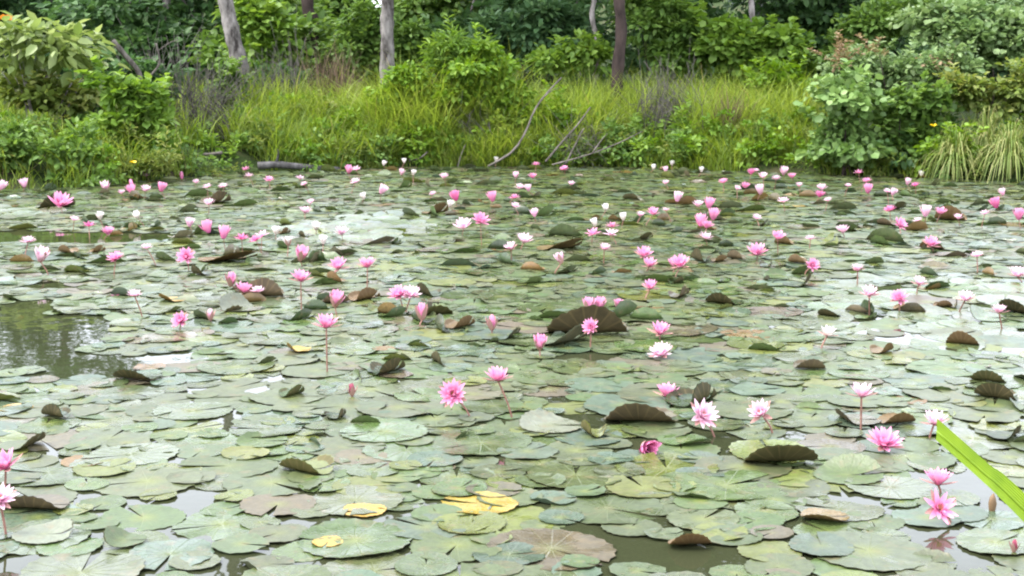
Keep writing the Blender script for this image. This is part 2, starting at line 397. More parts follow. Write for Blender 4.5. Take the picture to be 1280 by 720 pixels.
def leaf_positions(ells, n, clump_r, per=14, droop=.35, up=.8, shell=.30):
    """ells: (centre, radii) list. returns pos, dir, normal, tint"""
    vol = np.array([np.prod(r) ** (2 / 3) for c, r in ells]); vol = vol / vol.sum()
    P, D, Nn, T = [], [], [], []
    for (c, r), w in zip(ells, vol):
        m_ = max(1, int(n * w / per))
        u = rand_dir(m_); u[:, 2] = np.abs(u[:, 2]) * np.where(rng.random(m_) < .78, 1, -1)
        fr = 1 - shell * rng.random(m_) ** 1.5
        ph_ = rng.random(3) * 6.28
        fr *= 1 + .13 * np.sin(6 * u[:, 0] + ph_[0]) * np.sin(5 * u[:, 2] + ph_[1]) + .09 * rng.normal(size=m_) + (rng.random(m_) < .10) * rng.random(m_) * .4
        cc = np.array(c) + u * fr[:, None] * np.array(r)
        ct = rng.random(m_)
        k = rng.poisson(per, m_) + 2
        idx = np.repeat(np.arange(m_), k); nn = len(idx)
        v = rand_dir(nn); v[:, 2] = np.abs(v[:, 2]) * .8 - .15
        pos = cc[idx] + v * (clump_r * np.sqrt(rng.random(nn)))[:, None]
        d = v * .8 + u[idx] * .6 + rng.normal(size=(nn, 3)) * .35 + np.array([0, 0, -droop])
        nrm = np.array([0, 0, up]) + u[idx] * .45 + rng.normal(size=(nn, 3)) * .38
        P.append(pos); D.append(d); Nn.append(nrm); T.append(np.clip(.62 * ct[idx] + .38 * rng.random(nn), 0, 1))
    return np.concatenate(P), np.concatenate(D), np.concatenate(Nn), np.concatenate(T)
def leaves_mesh(name, pos, d, nrm, tint, size, kind, mat, jitter=.35):
    LV, LQ = leaf_shape(kind)
    n_ = len(pos); R = frames(d, nrm)
    s = size * (1 + jitter * (rng.random(n_) * 2 - 1))
    V = np.einsum('nij,kj->nki', R, LV) * s[:, None, None] + pos[:, None, :]
    k = len(LV); Qs = (LQ[None] + (np.arange(n_) * k)[:, None, None]).reshape(-1, 4)
    return mesh_np(name, V.reshape(-1, 3), [Qs], [mat], tint=np.repeat(tint, k), smooth=False)
def ell_px(px, py, rx, ry, Y, ry_m=None):
    """ellipsoid whose outline is rx, ry photo pixels at distance Y"""
    c = at_y(px, py, Y); s = scale_at(Y)
    return ((c.x, c.y, c.z), (rx * s, ry_m or max(.25, .8 * rx * s), ry * s))

def shatter(ells, k=7):
    """break each big lobe into uneven smaller ones, so the outline is loose and gaps open"""
    out = []
    for c, r in ells:
        c = np.array(c); r = np.array(r)
        for q in range(k):
            u = rand_dir(1)[0] * rng.random() ** .4
            f = rng.uniform(.30, .62)
            out.append((tuple(c + u * r * (1.08 - f * .55)), tuple(r * f * np.array([rng.uniform(.8, 1.3), 1, rng.uniform(.7, 1.25)]))))
    return out
def sprig(ells, size):
    """a leafy shoot standing out of the foliage"""
    c, r = ells[int(rng.integers(0, len(ells)))]
    u = rand_dir(1)[0]; u[2] = abs(u[2]) + .25; u /= np.linalg.norm(u)
    a_ = np.array(c) + u * np.array(r) * .7
    dr = u * .6 + np.array([0, 0, .7]) + rng.normal(size=3) * .35; dr /= np.linalg.norm(dr)
    L = rng.uniform(.18, .5); m_ = int(L / (size * .28)) + 3
    s_ = np.linspace(0, 1, m_)[:, None]
    P = a_ + dr * L * s_ + np.array([0, 0, -.12]) * s_ ** 2 * rng.random() + rng.normal(size=(m_, 3)) * .012
    th = np.arange(m_) * 2.4 + rng.random() * 6
    D = np.stack([np.cos(th), np.sin(th), .15 + 0 * th], 1) + dr * .5
    Nn = np.array([0, 0, 1.0]) + rng.normal(size=(m_, 3)) * .3
    return P, D, Nn, np.clip(.45 + .45 * rng.random(m_), 0, 1)

def plant(name, label, cat, ells, n, size, mat, kind='ovate', clump=.16, per=14, droop=.35, up=.8, stems=4, leaf_parts=0, group=None,
          stem_mat='bark_brown', part='foliage', shell=.45, stem_r=.014, sprigs=10):
    c0 = np.mean([np.array(e[0]) for e in ells], 0)
    bx, by = c0[0], c0[1]; bz = gz(bx, by)
    root = thing(name, label, cat, (bx, by, bz), group)
    base = np.array([bx, by, bz])
    ells0 = ells; ells = shatter(ells)
    pos, d, nr, t = leaf_positions(ells, n, clump, per, droop, up, shell)
    ells = ells0
    if sprigs:
        SPG = [sprig(ells, size) for q in range(sprigs)]
        pos = np.concatenate([pos] + [q[0] for q in SPG]); d = np.concatenate([d] + [q[1] for q in SPG])
        nr = np.concatenate([nr] + [q[2] for q in SPG]); t = np.concatenate([t] + [q[3] for q in SPG])
    # nothing under the ground or below the water
    keep = pos[:, 2] > np.maximum(ground_h(pos[:, 0], pos[:, 1]), 0.02) + .01
    pos, d, nr, t = pos[keep] - base, d[keep], nr[keep], t[keep]
    if leaf_parts:
        LV, LQ = leaf_shape(kind)
        order = np.argsort(pos[:, 1] - .25 * rng.random(len(pos)))      # the ones on the pond side
        pick = order[:leaf_parts]; rest = order[leaf_parts:]
        R = frames(d[pick], nr[pick])
        me_t = [mesh_np('leaf', LV, [LQ], [mat], tint=np.full(len(LV), tv), smooth=False) for tv in (.15, .35, .55, .75, .95)]
        for q, i in enumerate(pick):
            o = link('leaf', me_t[min(4, int(t[i] * 5))], root)
            M = Matrix([list(R[q][0]) + [pos[i][0]], list(R[q][1]) + [pos[i][1]], list(R[q][2]) + [pos[i][2]], [0, 0, 0, 1]])
            o.matrix_basis = M @ Matrix.Scale(size * (.75 + .6 * rng.random()), 4)
        pos, d, nr, t = pos[rest], d[rest], nr[rest], t[rest]
    if len(pos):
        o = link(part, leaves_mesh(part, pos, d, nr, t, size, kind, mat), root)
        tag(o, kind='stuff')
    lst = []
    for e in ells:
        for k in range(max(1, stems // len(ells))):
            c = np.array(e[0]) - base
            end = c + rand_dir(1)[0] * np.array(e[1]) * .6
            st = np.array([rng.normal() * .08, rng.normal() * .08, -.05])
            mid = st * .5 + end * .5 + rng.normal(size=3) * .08
            pts = smooth_path([st, mid, end], 6); lst.append((pts, list(np.linspace(stem_r, stem_r * .35, 6))))
    if lst: link('stem', tubes(lst, [G[stem_mat]], 'stem', 5), root)
    return root

def tree(name, label, base_px, Y, trunk_pts_px, r0, r1, bark, ells, n, size, mat, kind='ovate', clump=.4, per=18, shell=.45, group='tall slender trees on the bank'):
    """trunk_pts_px: list of photo points (px,py) at distance Y from bottom to top; ells relative to world"""
    P = [at_y(px, py, Y) for px, py in trunk_pts_px]
    b = P[0].copy(); b.z = gz(b.x, b.y)
    root = thing(name, label, 'tree', tuple(b), group)
    pts = [Vector((P[0].x, P[0].y, b.z - .2))] + P
    pts = smooth_path([p - b + Vector((rng.normal() * .02, 0, 0)) for p in pts], 40)
    rad = np.linspace(r0, r1, 40) * (1 + .07 * np.sin(np.arange(40) * 1.3 + rng.random() * 6)); rad[0] *= 1.35; rad[1] *= 1.12
    V, Q, T = tube(pts, rad, 14, .10)
    link('trunk', mesh_np('trunk', V, [Q, T], [G[bark]]), root)
    if ells:
        lst = []
        for c, r in ells:
            e = Vector(c) - b; s = pts[-1 - int(rng.integers(0, 9))]
            mid = (s + e) * .5 + Vector((0, 0, .25))
            lst.append((smooth_path([s, mid, e], 6), list(np.linspace(r1 * .7, r1 * .15, 6))))
        link('limb', tubes(lst, [G[bark]], 'limb', 6), root)
        pos, d, nr, t = leaf_positions(ells, n, clump, per, .3, .7, shell)
        tag(link('crown', leaves_mesh('crown', pos - np.array(b), d, nr, t, size, kind, mat), root), kind='stuff')
    return root

# ------------------------------------------------------------------ far forest
FX = [  # px, Y, half width px, top py, mat, leaf size, label
    (-150, 29, 150, -135, 'forest_blue', 'dense dark tree beyond the large-leaved shrub, well behind it'),
    (60, 31, 140, -175, 'forest_blue', 'dense blue-green tree rising behind the large-leaved shrub'),
    (118, 34, 110, -60, 'forest', 'shaded tree seen behind the bleached broken branch'),
    (205, 29, 125, -80, 'forest', 'deep shaded tree behind the grey twiggy brush'),
    (345, 27, 72, -45, 'mid', 'light green leafy tree between the mottled trunk and the dark trunk'),
    (425, 30, 66, -22, 'mid', 'mid green tree behind the reddish dry grass'),
    (545, 30, 76, -34, 'mid', 'soft green tree directly behind the vine-covered mound'),
    (625, 28, 95, -330, 'forest', 'dark glossy tree above the vine-covered mound'),
    (715, 32, 100, -420, 'forest_blue', 'hazy dark tree between thin pale trunk and dark mound tree'),
    (835, 30, 100, -400, 'forest', 'green tree behind the brown straight trunk'),
    (950, 32, 110, -280, 'forest_blue', 'dark green tree behind the bright leafy shrubs'),
    (1050, 30, 110, -35, 'forest', 'shaded tree standing behind the round-leaved bush'),
    (1170, 33, 120, -14, 'forest_blue', 'blue-green tree behind the pale hillside shrubs'),
    (1310, 31, 130, -12, 'forest_blue', 'bushy blue-green tree past the drooping grass tufts'),
    (1500, 29, 140, -12, 'forest', 'broad dark tree well past the drooping grass tufts'),
    (-420, 27, 160, -60, 'forest', 'broad dark tree far along the bank past the low herbs')]
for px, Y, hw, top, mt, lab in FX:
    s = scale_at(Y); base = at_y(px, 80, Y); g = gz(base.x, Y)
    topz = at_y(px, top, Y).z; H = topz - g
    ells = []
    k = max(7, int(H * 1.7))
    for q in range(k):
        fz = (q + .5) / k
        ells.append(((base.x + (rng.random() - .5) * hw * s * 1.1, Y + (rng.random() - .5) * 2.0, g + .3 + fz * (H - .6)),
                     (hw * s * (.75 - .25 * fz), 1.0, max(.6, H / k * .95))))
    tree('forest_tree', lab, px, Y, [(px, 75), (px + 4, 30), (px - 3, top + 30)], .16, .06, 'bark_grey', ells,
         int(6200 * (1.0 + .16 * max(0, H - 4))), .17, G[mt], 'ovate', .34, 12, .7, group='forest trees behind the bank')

# tall thin plantation trees whose trunks rise through the picture
def crown_blobs(px, Y, z0, z1, r, k=7):
    c = at_y(px, 0, Y); out = []
    for q in range(k):
        a_ = rng.random() * 6.28; rr = r * .55 * math.sqrt(rng.random())
        out.append(((c.x + math.cos(a_) * rr, Y + math.sin(a_) * rr, z0 + (z1 - z0) * (q + .5) / k), (r * .55, r * .55, (z1 - z0) / k * .9)))
    return out
tree('tall_tree', 'tall tree with pale mottled leaning trunk above the vine clump', 292, 23.5, [(303, 190), (301, 95), (292, 45), (281, -5), (268, -90), (262, -300), (262, -540)],
     .155, .09, 'bark_pale', crown_blobs(262, 23.5, 9.0, 11.0, 1.5), 3000, .22, G['forest'])
tree('tall_tree', 'tall tree with straight pale grey trunk beside the vine-covered mound', 484, 23.0, [(485, 170), (485, 110), (484, 40), (484, -10), (484, -140), (482, -330), (480, -540)],
     .125, .08, 'bark_pale', crown_blobs(480, 23.0, 9.0, 11.2, 1.6), 3000, .22, G['forest'])
tree('tall_tree', 'tall tree with dark reddish-brown straight trunk above the yellow grass', 774, 23.2, [(774, 150), (774, 100), (775, 40), (775, -10), (773, -140), (775, -330)],
     .105, .075, 'bark_brown', crown_blobs(760, 24.5, 4.6, 9.6, 2.6, 9), 6000, .22, G['forest'])
tree('tall_tree', 'tall tree with dark crooked trunk behind the reddish dry grass', 385, 26, [(388, 120), (386, 70), (388, 30), (383, 0), (390, -90), (386, -280), (388, -480)],
     .15, .08, 'bark_brown', crown_blobs(392, 26, 9.2, 11.4, 1.5), 2600, .22, G['forest'])
tree('tall_tree', 'tall tree with very thin pale trunk next to the brown trunk', 744, 24.6, [(745, 110), (745, 60), (743, 20), (742, -20), (740, -160), (742, -360)],
     .05, .035, 'bark_grey', crown_blobs(700, 27, 5.0, 10.5, 2.5, 9), 5000, .22, G['forest_blue'])
tree('tall_tree', 'tall tree with thin pale trunk behind the bright leafy shrubs', 941, 24.8, [(943, 110), (942, 60), (941, 20), (939, -20), (938, -130), (936, -280)],
     .055, .04, 'bark_grey', crown_blobs(920, 26.5, 4.4, 8.6, 2.0, 8), 3800, .22, G['forest'])

# ------------------------------------------------------------------ bank plants
P_ = plant
def es(lst, Y): return [ell_px(a_, b_, c_, d_, Y + (e_ if False else 0)) for (a_, b_, c_, d_), e_ in [(x, 0) for x in lst]]
P_('large_leaved_shrub', 'shrub with very large pale drooping leaves on the pond corner bank', 'shrub',
   es([(40, 60, 40, 24), (92, 70, 38, 26), (10, 75, 30, 22)], 20.0), 300, .19, G['bigleaf'], 'ovate', .3, 5, .45, .8, 6, leaf_parts=230, shell=.8, stem_mat='bark_grey')
P_('shrub', 'olive shrub growing under the large pale-leaved shrub', 'shrub', es([(40, 120, 50, 26), (100, 130, 40, 30)], 20.2), 1500, .13, G['olive'], clump=.2)
P_('shrub', 'dark scrubby shrub between large-leaved shrub and grey twiggy brush', 'shrub', es([(120, 130, 30, 40), (175, 120, 40, 40)], 21.5), 1300, .14, G['forest'], clump=.2)
P_('leafy_shrub', 'bright green leafy shrub with rounded leaves at the pond edge', 'shrub',
   es([(150, 122, 30, 24), (182, 130, 30, 26), (150, 165, 32, 30), (185, 170, 32, 34), (168, 195, 40, 24)], 19.2), 2000, .105, G['bright'], 'round', .17, 9, .3, .6, 6, leaf_parts=300)
P_('low_herbs', 'low leafy herbs with small leaves trailing to the water at the pond corner', 'plant', es([(20, 190, 45, 42), (75, 200, 42, 36), (-40, 190, 50, 40)], 17.9), 2600, .085, G['mid'], clump=.14)
P_('low_herbs', 'low yellow-green herbs below the bright leafy shrub', 'plant', es([(120, 210, 35, 22), (205, 208, 32, 18), (160, 215, 30, 14)], 18.6), 1700, .075, G['olive'], 'lance', .12)
P_('vine_clump', 'dark leafy vine climbing the foot of the pale mottled trunk', 'vine', es([(290, 130, 18, 36), (300, 170, 24, 28), (287, 100, 10, 22)], 22.6), 1500, .10, G['mid'], 'round', .13, 10)
P_('shrub', 'leafy green shrub between pale mottled trunk and dark crooked trunk', 'shrub', es([(335, 45, 38, 26), (350, 80, 40, 26), (325, 20, 24, 20)], 24.8), 3000, .125, G['bright'], 'round', .22, 9)
P_('shrub', 'dark shrub behind the grass below the crooked trunk', 'shrub', es([(340, 115, 36, 28), (375, 125, 30, 26)], 24.0), 1100, .12, G['forest'])
P_('shrub', 'green shrub behind the straight pale grey trunk', 'shrub', es([(440, 60, 36, 34), (510, 65, 34, 30), (460, 30, 30, 22)], 25.0), 3600, .11, G['mid'], clump=.2)
# vine covered mound
P_('vine_mound', 'big rounded mound smothered in bright green vines above the water', 'vine',
   es([(565, 90, 46, 26), (515, 122, 34, 34), (628, 112, 30, 36), (598, 78, 34, 18), (497, 160, 28, 34), (540, 165, 24, 30), (520, 192, 40, 14), (645, 158, 18, 34), (575, 118, 30, 16), (480, 135, 20, 20)], 22.0), 9500, .085, G['vine'], 'ovate', .17, 10, .5, .5, 10, shell=.6)
P_('fern', 'upright pale green fern fronds topping the vine-covered mound', 'fern', es([(570, 62, 16, 18), (608, 72, 14, 16), (545, 74, 14, 16)], 22.1), 800, .14, G['bright'], 'fern', .18, 12, .2, .5, 3)
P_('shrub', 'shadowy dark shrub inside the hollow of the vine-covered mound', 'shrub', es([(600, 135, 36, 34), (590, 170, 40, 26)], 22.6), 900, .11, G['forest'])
P_('shrub', 'glossy dark shrub beside the fern above the vine-covered mound', 'shrub', es([(650, 45, 50, 38), (690, 40, 40, 40)], 25.5), 3200, .13, G['forest_blue'], clump=.22)
P_('shrub', 'small bright shrub at the foot of the thin pale trunk', 'shrub', es([(730, 72, 34, 20), (690, 82, 30, 18)], 23.8), 1300, .12, G['bright'])
P_('leafy_shrub', 'tall bright leafy shrub just past the brown trunk', 'shrub', es([(830, 55, 44, 42), (815, 25, 36, 30), (860, 75, 40, 26)], 24.4), 4200, .12, G['mid'], 'ovate', .2, shell=.5)
P_('leafy_shrub', 'rounded bright leafy shrub in front of the thin pale trunk behind the grass', 'shrub', es([(900, 45, 36, 36), (965, 60, 40, 40), (925, 80, 40, 26), (985, 95, 26, 22)], 24.0), 4800, .115, G['bright'], 'round', .2, 11, shell=.5)
P_('yellow_shrub', 'small yellow-green shrub above the grass near the round-leaved bush', 'shrub', es([(985, 105, 26, 20), (960, 112, 20, 14)], 22.5), 800, .10, G['vine'])
# right hand shrubs
P_('round_leaved_bush', 'dense dark bush with rounded glossy leaves overhanging the pond', 'bush',
   es([(1055, 125, 40, 36), (1040, 165, 42, 40), (1078, 170, 34, 42), (1060, 195, 48, 22)], 19.6), 2200, .098, G['round'], 'round', .16, 9, .45, .5, 6, leaf_parts=300)
P_('leafy_bush', 'green bush with rounded leaves between round-leaved bush and drooping tufts', 'bush',
   es([(1130, 145, 36, 40), (1150, 175, 30, 34), (1115, 185, 24, 28), (1165, 140, 26, 30)], 19.7), 2600, .09, G['mid'], 'round', .16, 10, .4, .6, 5)
b = P_('flowering_shrub', 'pale shrub with reddish tips above the round-leaved bush', 'shrub',
   es([(1070, 85, 44, 26), (1130, 95, 46, 34), (1185, 95, 38, 30), (1110, 120, 50, 26)], 20.8), 5200, .085, G['bluegreen'], 'ovate', .17, 11, .3, .6, 6)
P_('red_tips', 'pinkish brown young shoots along the pale shrub top', 'plant', es([(1085, 66, 30, 8), (1170, 78, 34, 9), (1050, 80, 12, 8)], 20.5), 170, .06, G['tip'], 'ovate', .12, 7, stems=3)
P_('hillside_shrub', 'pale blue-green hillside shrub with big leaves past the reddish tips', 'shrub',
   es([(1220, 55, 50, 38), (1265, 80, 44, 34), (1180, 40, 44, 28), (1300, 50, 50, 44)], 22.5), 7500, .095, G['bluegreen'], 'round', .24, 9, .35, .6, 6)
P_('hillside_shrub', 'mid green hillside shrub under the shaded trees above reddish tips', 'shrub',
   es([(1110, 40, 48, 32), (1060, 60, 40, 26), (1150, 20, 50, 24)], 23.8), 4200, .105, G['mid'], 'ovate', .2)
P_('hillside_shrub', 'soft green shrub highest on the bank above the big pale leaves', 'shrub',
   es([(1230, 20, 60, 22), (1300, 18, 60, 24)], 25.0), 5200, .095, G['bluegreen'], 'ovate', .22)
P_('shrub', 'yellow-green shrub behind the drooping grass tufts', 'shrub', es([(1235, 130, 40, 30), (1290, 125, 40, 36), (1200, 125, 26, 24)], 19.8), 2600, .095, G['olive'], 'ovate', .16)
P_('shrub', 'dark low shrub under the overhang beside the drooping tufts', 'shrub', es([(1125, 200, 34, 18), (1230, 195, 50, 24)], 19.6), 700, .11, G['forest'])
for q, (px, Y) in enumerate([(1400, 18.6), (1540, 18.2), (-130, 17.6), (-260, 17.2)]):
    lab = ['green bank bush just past the drooping grass tufts', 'green bank bush well past the drooping grass tufts',
           'green bank bush beyond the low herbs', 'green bank bush well beyond the low herbs'][q]
    P_('bank_bush', lab, 'bush', es([(px, 140, 70, 60), (px + 40, 180, 60, 40), (px - 40, 175, 60, 40)], Y), 1800, .12, G['mid'])
# bright low weeds among the grass
wd = [(330, 185, 21.0, 'mid', 'rounded low weed beside the fallen log'), (455, 150, 22.2, 'vine', 'yellow-green weed at the foot of the straight pale trunk'),
      (470, 180, 21.6, 'vine', 'low leafy weed in front of the straight pale trunk'), (560, 190, 21.6, 'bright', 'leafy weed at the water edge below the mound'),
      (630, 170, 21.8, 'grass_yellow', 'yellow weed tuft beside the curved leaning stick'), (690, 150, 22.0, 'vine', 'broad-leaved pale weed between the leaning sticks'),
      (790, 185, 21.4, 'mid', 'dark green weed at the water edge past the sticks'), (850, 170, 21.4, 'bright', 'soft green weed in the grass past the sticks'),
      (905, 190, 21.0, 'mid', 'spreading green weed at the shore below the yellow grass'), (960, 180, 20.8, 'mid', 'feathery weed clump beside the round-leaved bush'),
      (235, 185, 20.8, 'mid', 'leafy weed below the grey twiggy brush'), (265, 200, 20.4, 'bright', 'light weed beside the pale stick on the shore'),
      (395, 160, 22.4, 'olive', 'olive weed in the grass behind the fallen log'), (1185, 190, 19.0, 'vine', 'bright yellow-green weed at the foot of the drooping tufts')]
for px, py, Y, mt, lab in wd:
    P_('weed', lab, 'weed', es([(px, py, 26, 24), (px + 14, py + 10, 20, 14)], Y), 520, .085, G[mt], random.choice(['ovate', 'lance', 'ovate']), .12, 9, .3, .6, 3, group='weeds along the bank')

# undergrowth: creepers and small herbs threaded through the bank grass
UPOS = []
for (p0, p1, y0, y1, h0, h1, cnt) in [(290, 490, 20.5, 23.2, .05, .55, 90), (480, 660, 21.3, 22.4, .05, .5, 60), (640, 1010, 20.3, 23.6, .05, .6, 150), (-350, 240, 17.0, 20.5, .05, .5, 110), (1000, 1700, 18.0, 21, .05, .5, 90)]:
    for q in range(cnt):
        y_ = y0 + (y1 - y0) * rng.random(); x_ = ((p0 + (p1 - p0) * rng.random()) - 640) / F * y_
        if y_ < shore(x_) - .05: y_ = float(shore(x_)) + .1 * rng.random()
        hh_ = h0 + (h1 - h0) * rng.random()
        UPOS.append(((x_, y_, gz(x_, y_) + hh_ * .5), (.12 + .22 * rng.random(), .15 + .15 * rng.random(), .06 + hh_ * .5)))
for mt_, sel, lab in (('vine', 0, 'bright creeping herbs threaded through the bank grass'), ('mid', 1, 'darker leafy herbs threaded through the bank grass'), ('olive', 2, 'olive brown herbs threaded through the bank grass')):
    pos, d, nr, t = leaf_positions(UPOS[sel::3], 13000, .11, 9, .3, .6, .7)
    ok = pos[:, 2] > np.maximum(ground_h(pos[:, 0], pos[:, 1]), .02)
    tag(link('undergrowth', leaves_mesh('undergrowth', pos[ok], d[ok], nr[ok], t[ok], .075, 'lance' if sel == 2 else 'ovate', G[mt_])), lab, 'undergrowth', kind='stuff')

# yellow blossoms and coloured leaves
def spot(name, label, cat, px, py, Y, mat, size, k=5):
    c = at_y(px, py, Y); root = thing(name, label, cat, (c.x, c.y, c.z))
    LV, LQ = leaf_shape('round')
    for q in range(k):
        me = mesh_np('petal', LV * size * .5, [LQ], [mat], tint=np.full(len(LV), rng.random()), smooth=False)
        o = link('petal', me, root); o.rotation_euler = (rng.normal() * .3 + .7, -.3, q * 6.28 / k)
    zg = gz(c.x, c.y) - c.z
    link('stem', tubes([(smooth_path([(0, 0, 0), (.03, .02, zg * .5), (.05, .06, zg)], 5), [.006] * 5)], [G['vine']], 'stem', 5), root)
spot('yellow_flower', 'small yellow flower in front of the bright leafy shrub', 'flower', 166, 203, 18.2, G['yellowflower'], .10)
spot('yellow_flower', 'small yellow flower on the bush between round leaves and tufts', 'flower', 1167, 157, 19.2, G['yellowflower'], .11)
spot('yellow_flower', 'small pale yellow flower on the shrub with reddish tips', 'flower', 1118, 119, 19.9, G['yellowflower'], .09)
spot('orange_shoot', 'orange young leaves above the large-leaved shrub', 'leaf', 8, 23, 20.5, G['orange'], .22)

# ------------------------------------------------------------------ grass
def blades(n, xs, ys, hgt, width, lean, z0=None, tint_shift=0.0):
    """n grass blades rooted at xs, ys: 4 rings"""
    az = rng.random(n) * 6.283; ln = lean * (.3 + rng.random(n)); h = hgt * (.6 + .6 * rng.random(n))
    dirx, diry = np.cos(az), np.sin(az); tw = az + 1.57 + rng.normal(size=n) * .5
    sx_, sy_ = np.cos(tw), np.sin(tw)
    z0 = ground_h(xs, ys) if z0 is None else z0
    V = np.zeros((n, 7, 3)); ts = [0, .35, .7, 1]
    for k, t in enumerate(ts):
        bx = xs + dirx * ln * h * t ** 2; by = ys + diry * ln * h * t ** 2
        bz = z0 - .03 + h * (t - .28 * ln * t ** 2.5)
        w = width * (1 - .55 * t) * .5 * (.7 + .6 * rng.random(n)) if k < 3 else 0
        if k < 3:
            V[:, 2 * k] = np.stack([bx - sx_ * w, by - sy_ * w, bz], 1); V[:, 2 * k + 1] = np.stack([bx + sx_ * w, by + sy_ * w, bz], 1)
        else: V[:, 6] = np.stack([bx, by, bz], 1)
    o = (np.arange(n) * 7)[:, None]
    Q = np.concatenate([o + np.array([[0, 1, 3, 2]]), o + np.array([[2, 3, 5, 4]])]); T = o + np.array([[4, 5, 6]])
    t = np.clip(rng.random(n) * .8 + .12 * rng.normal(size=n) + tint_shift, 0, 1)
    return V.reshape(-1, 3), Q, T, np.repeat(t, 7)
def grass_patch(name, label, regs, mat):
    VV, QQ, TT, tt, off = [], [], [], [], 0
    for (p0, p1, y0, y1, n, hg, wd_, ln) in regs:
        # tussocks
        k = max(1, n // 24)
        cy = y0 + (y1 - y0) * rng.random(k); cx = (p0 + (p1 - p0) * rng.random(k) - 640) / F * cy
        hh = np.repeat(hg * (.4 + .95 * rng.random(k) ** 1.3), 24)
        xs = np.repeat(cx, 24) + rng.normal(size=k * 24) * .09; ys = np.repeat(cy, 24) + rng.normal(size=k * 24) * .09
        ok = ys > shore(xs) - .12; xs, ys, hh = xs[ok], ys[ok], hh[ok]
        V, Q, T, t = blades(len(xs), xs, ys, hh, wd_, ln)
        VV.append(V); QQ.append(Q + off); TT.append(T + off); tt.append(t); off += len(V)
    me = mesh_np(name, np.concatenate(VV), [np.concatenate(QQ), np.concatenate(TT)], [mat], tint=np.concatenate(tt))
    return tag(link(name, me), label, 'grass', kind='stuff')
grass_patch('grass', 'green bank grass along the whole far shore',
            [(290, 490, 20.6, 24.5, 7000, .7, .015, .8), (640, 1010, 20.3, 22, 6000, .5, .015, .85), (-400, 240, 16.9, 20, 8000, .45, .014, .6),
             (1000, 1800, 17.4, 21, 8000, .45, .015, .6), (480, 660, 21.2, 22, 3500, .5, .015, .6), (200, 1100, 24, 29, 7000, .6, .02, .5), (-300, 260, 20, 27, 6000, .6, .02, .5)], G['grass'])
grass_patch('grass', 'taller yellow-green grass around the brown trunk and mound',
            [(640, 1000, 22.0, 24.4, 11000, .9, .015, .8), (320, 480, 22.5, 24.5, 4500, .85, .015, .75), (465, 560, 21.5, 22.6, 4500, .95, .015, .9), (500, 640, 22.0, 22.6, 2500, 1.25, .014, .8), (600, 660, 21.3, 21.8, 1500, .6, .014, .9), (620, 760, 21.6, 23, 3000, .8, .015, .8),
             (860, 1000, 21.2, 22.8, 4000, .85, .015, .8)], G['grass_yellow'])
grass_patch('dry_grass', 'reddish dry grass below the dark crooked trunk', [(392, 440, 23.4, 24.2, 900, 1.15, .014, .35), (900, 935, 21.2, 21.8, 400, .8, .013, .4)], G['dry'])

def tuft(label, px, py_root, Y, n, L, spread):
    base = at_y(px, py_root, Y); base.z = max(gz(base.x, base.y), 0)
    root = thing('grass_tuft', label, 'grass tuft', tuple(base), 'drooping grass tufts overhanging the water')
    az = rng.random(n) * 6.283; el = rng.random(n)
    ts = np.linspace(0, 1, 6); V = np.zeros((n, 12, 3))
    l = L * (.65 + .5 * rng.random(n)); rr = spread * (.25 + .9 * el); zt = .55 + .3 * (1 - el)
    for k, t in enumerate(ts):
        rad = l * rr * t; z = l * (zt * np.sin(np.minimum(t * 1.9, 3.0)) - .62 * el * t ** 3)
        x = np.cos(az) * rad; y = np.sin(az) * rad; w = .011 * (1 - .8 * t)
        V[:, 2 * k] = np.stack([x - np.sin(az) * w, y + np.cos(az) * w, z], 1); V[:, 2 * k + 1] = np.stack([x + np.sin(az) * w, y - np.cos(az) * w, z], 1)
    o = (np.arange(n) * 12)[:, None]
    Q = np.concatenate([o + np.array([[2 * k, 2 * k + 1, 2 * k + 3, 2 * k + 2]]) for k in range(5)])
    me = mesh_np('blades', V.reshape(-1, 3), [Q], [G['tuft']], tint=np.repeat(rng.random(n), 12))
    tag(link('blades', me, root), kind='stuff')
tuft('drooping grass tuft trailing pale blades into the water beside the leafy bush', 1195, 190, 18.9, 420, .80, .62)
tuft('drooping grass tuft trailing pale blades beneath the yellow-green shrub', 1262, 185, 18.6, 420, .85, .62)
tuft('dense drooping grass tuft past the yellow-green shrub', 1330, 190, 18.4, 380, .9, .6)
tuft('smaller grass tuft tucked against the leafy bush', 1232, 185, 19.2, 260, .8, .5)

# ------------------------------------------------------------------ dead wood
def stick(name, label, pts, rad, mat='deadwood', cat='stick', n=12, forks=()):
    """pts: (px,py,Y)"""
    P = [at_y(a_, b_, y_) for a_, b_, y_ in pts]; b0 = P[0]
    root = thing(name, label, cat, tuple(b0))
    path = smooth_path([p - b0 for p in P], n); rd = np.linspace(rad[0], rad[1], n)
    V, Q, T = tube(path, rd, 7, .10); link('stem', mesh_np('stem', V, [Q, T], [G[mat]]), root)
    for (i, dx, dy, dz, r_) in forks:
        s = path[i]; e = s + Vector((dx, dy, dz)); mid = (s + e) * .5 + Vector((.02, .03, .04))
        V, Q, T = tube(smooth_path([s, mid, e], 6), np.linspace(r_, r_ * .4, 6), 6, .1)
        link('side_branch', mesh_np('side_branch', V, [Q, T], [G[mat]]), root)
stick('leaning_stick', 'curved grey dead stick leaning up from the water over the grass', [(610, 208, 20.9), (640, 190, 20.95), (657, 165, 21.0), (668, 138, 21.1), (684, 116, 21.2), (702, 97, 21.3)], (.019, .011), forks=[(8, .25, 0, .16, .007)])
stick('leaning_stick', 'straight pale dead stick slanting out of the dark bank', [(682, 202, 20.9), (702, 178, 21.0), (722, 156, 21.1), (738, 134, 21.2)], (.017, .010))
stick('leaning_stick', 'thin dead stick slanting beside the straight pale one', [(708, 204, 20.8), (718, 183, 20.9), (730, 160, 21.0)], (.016, .008))
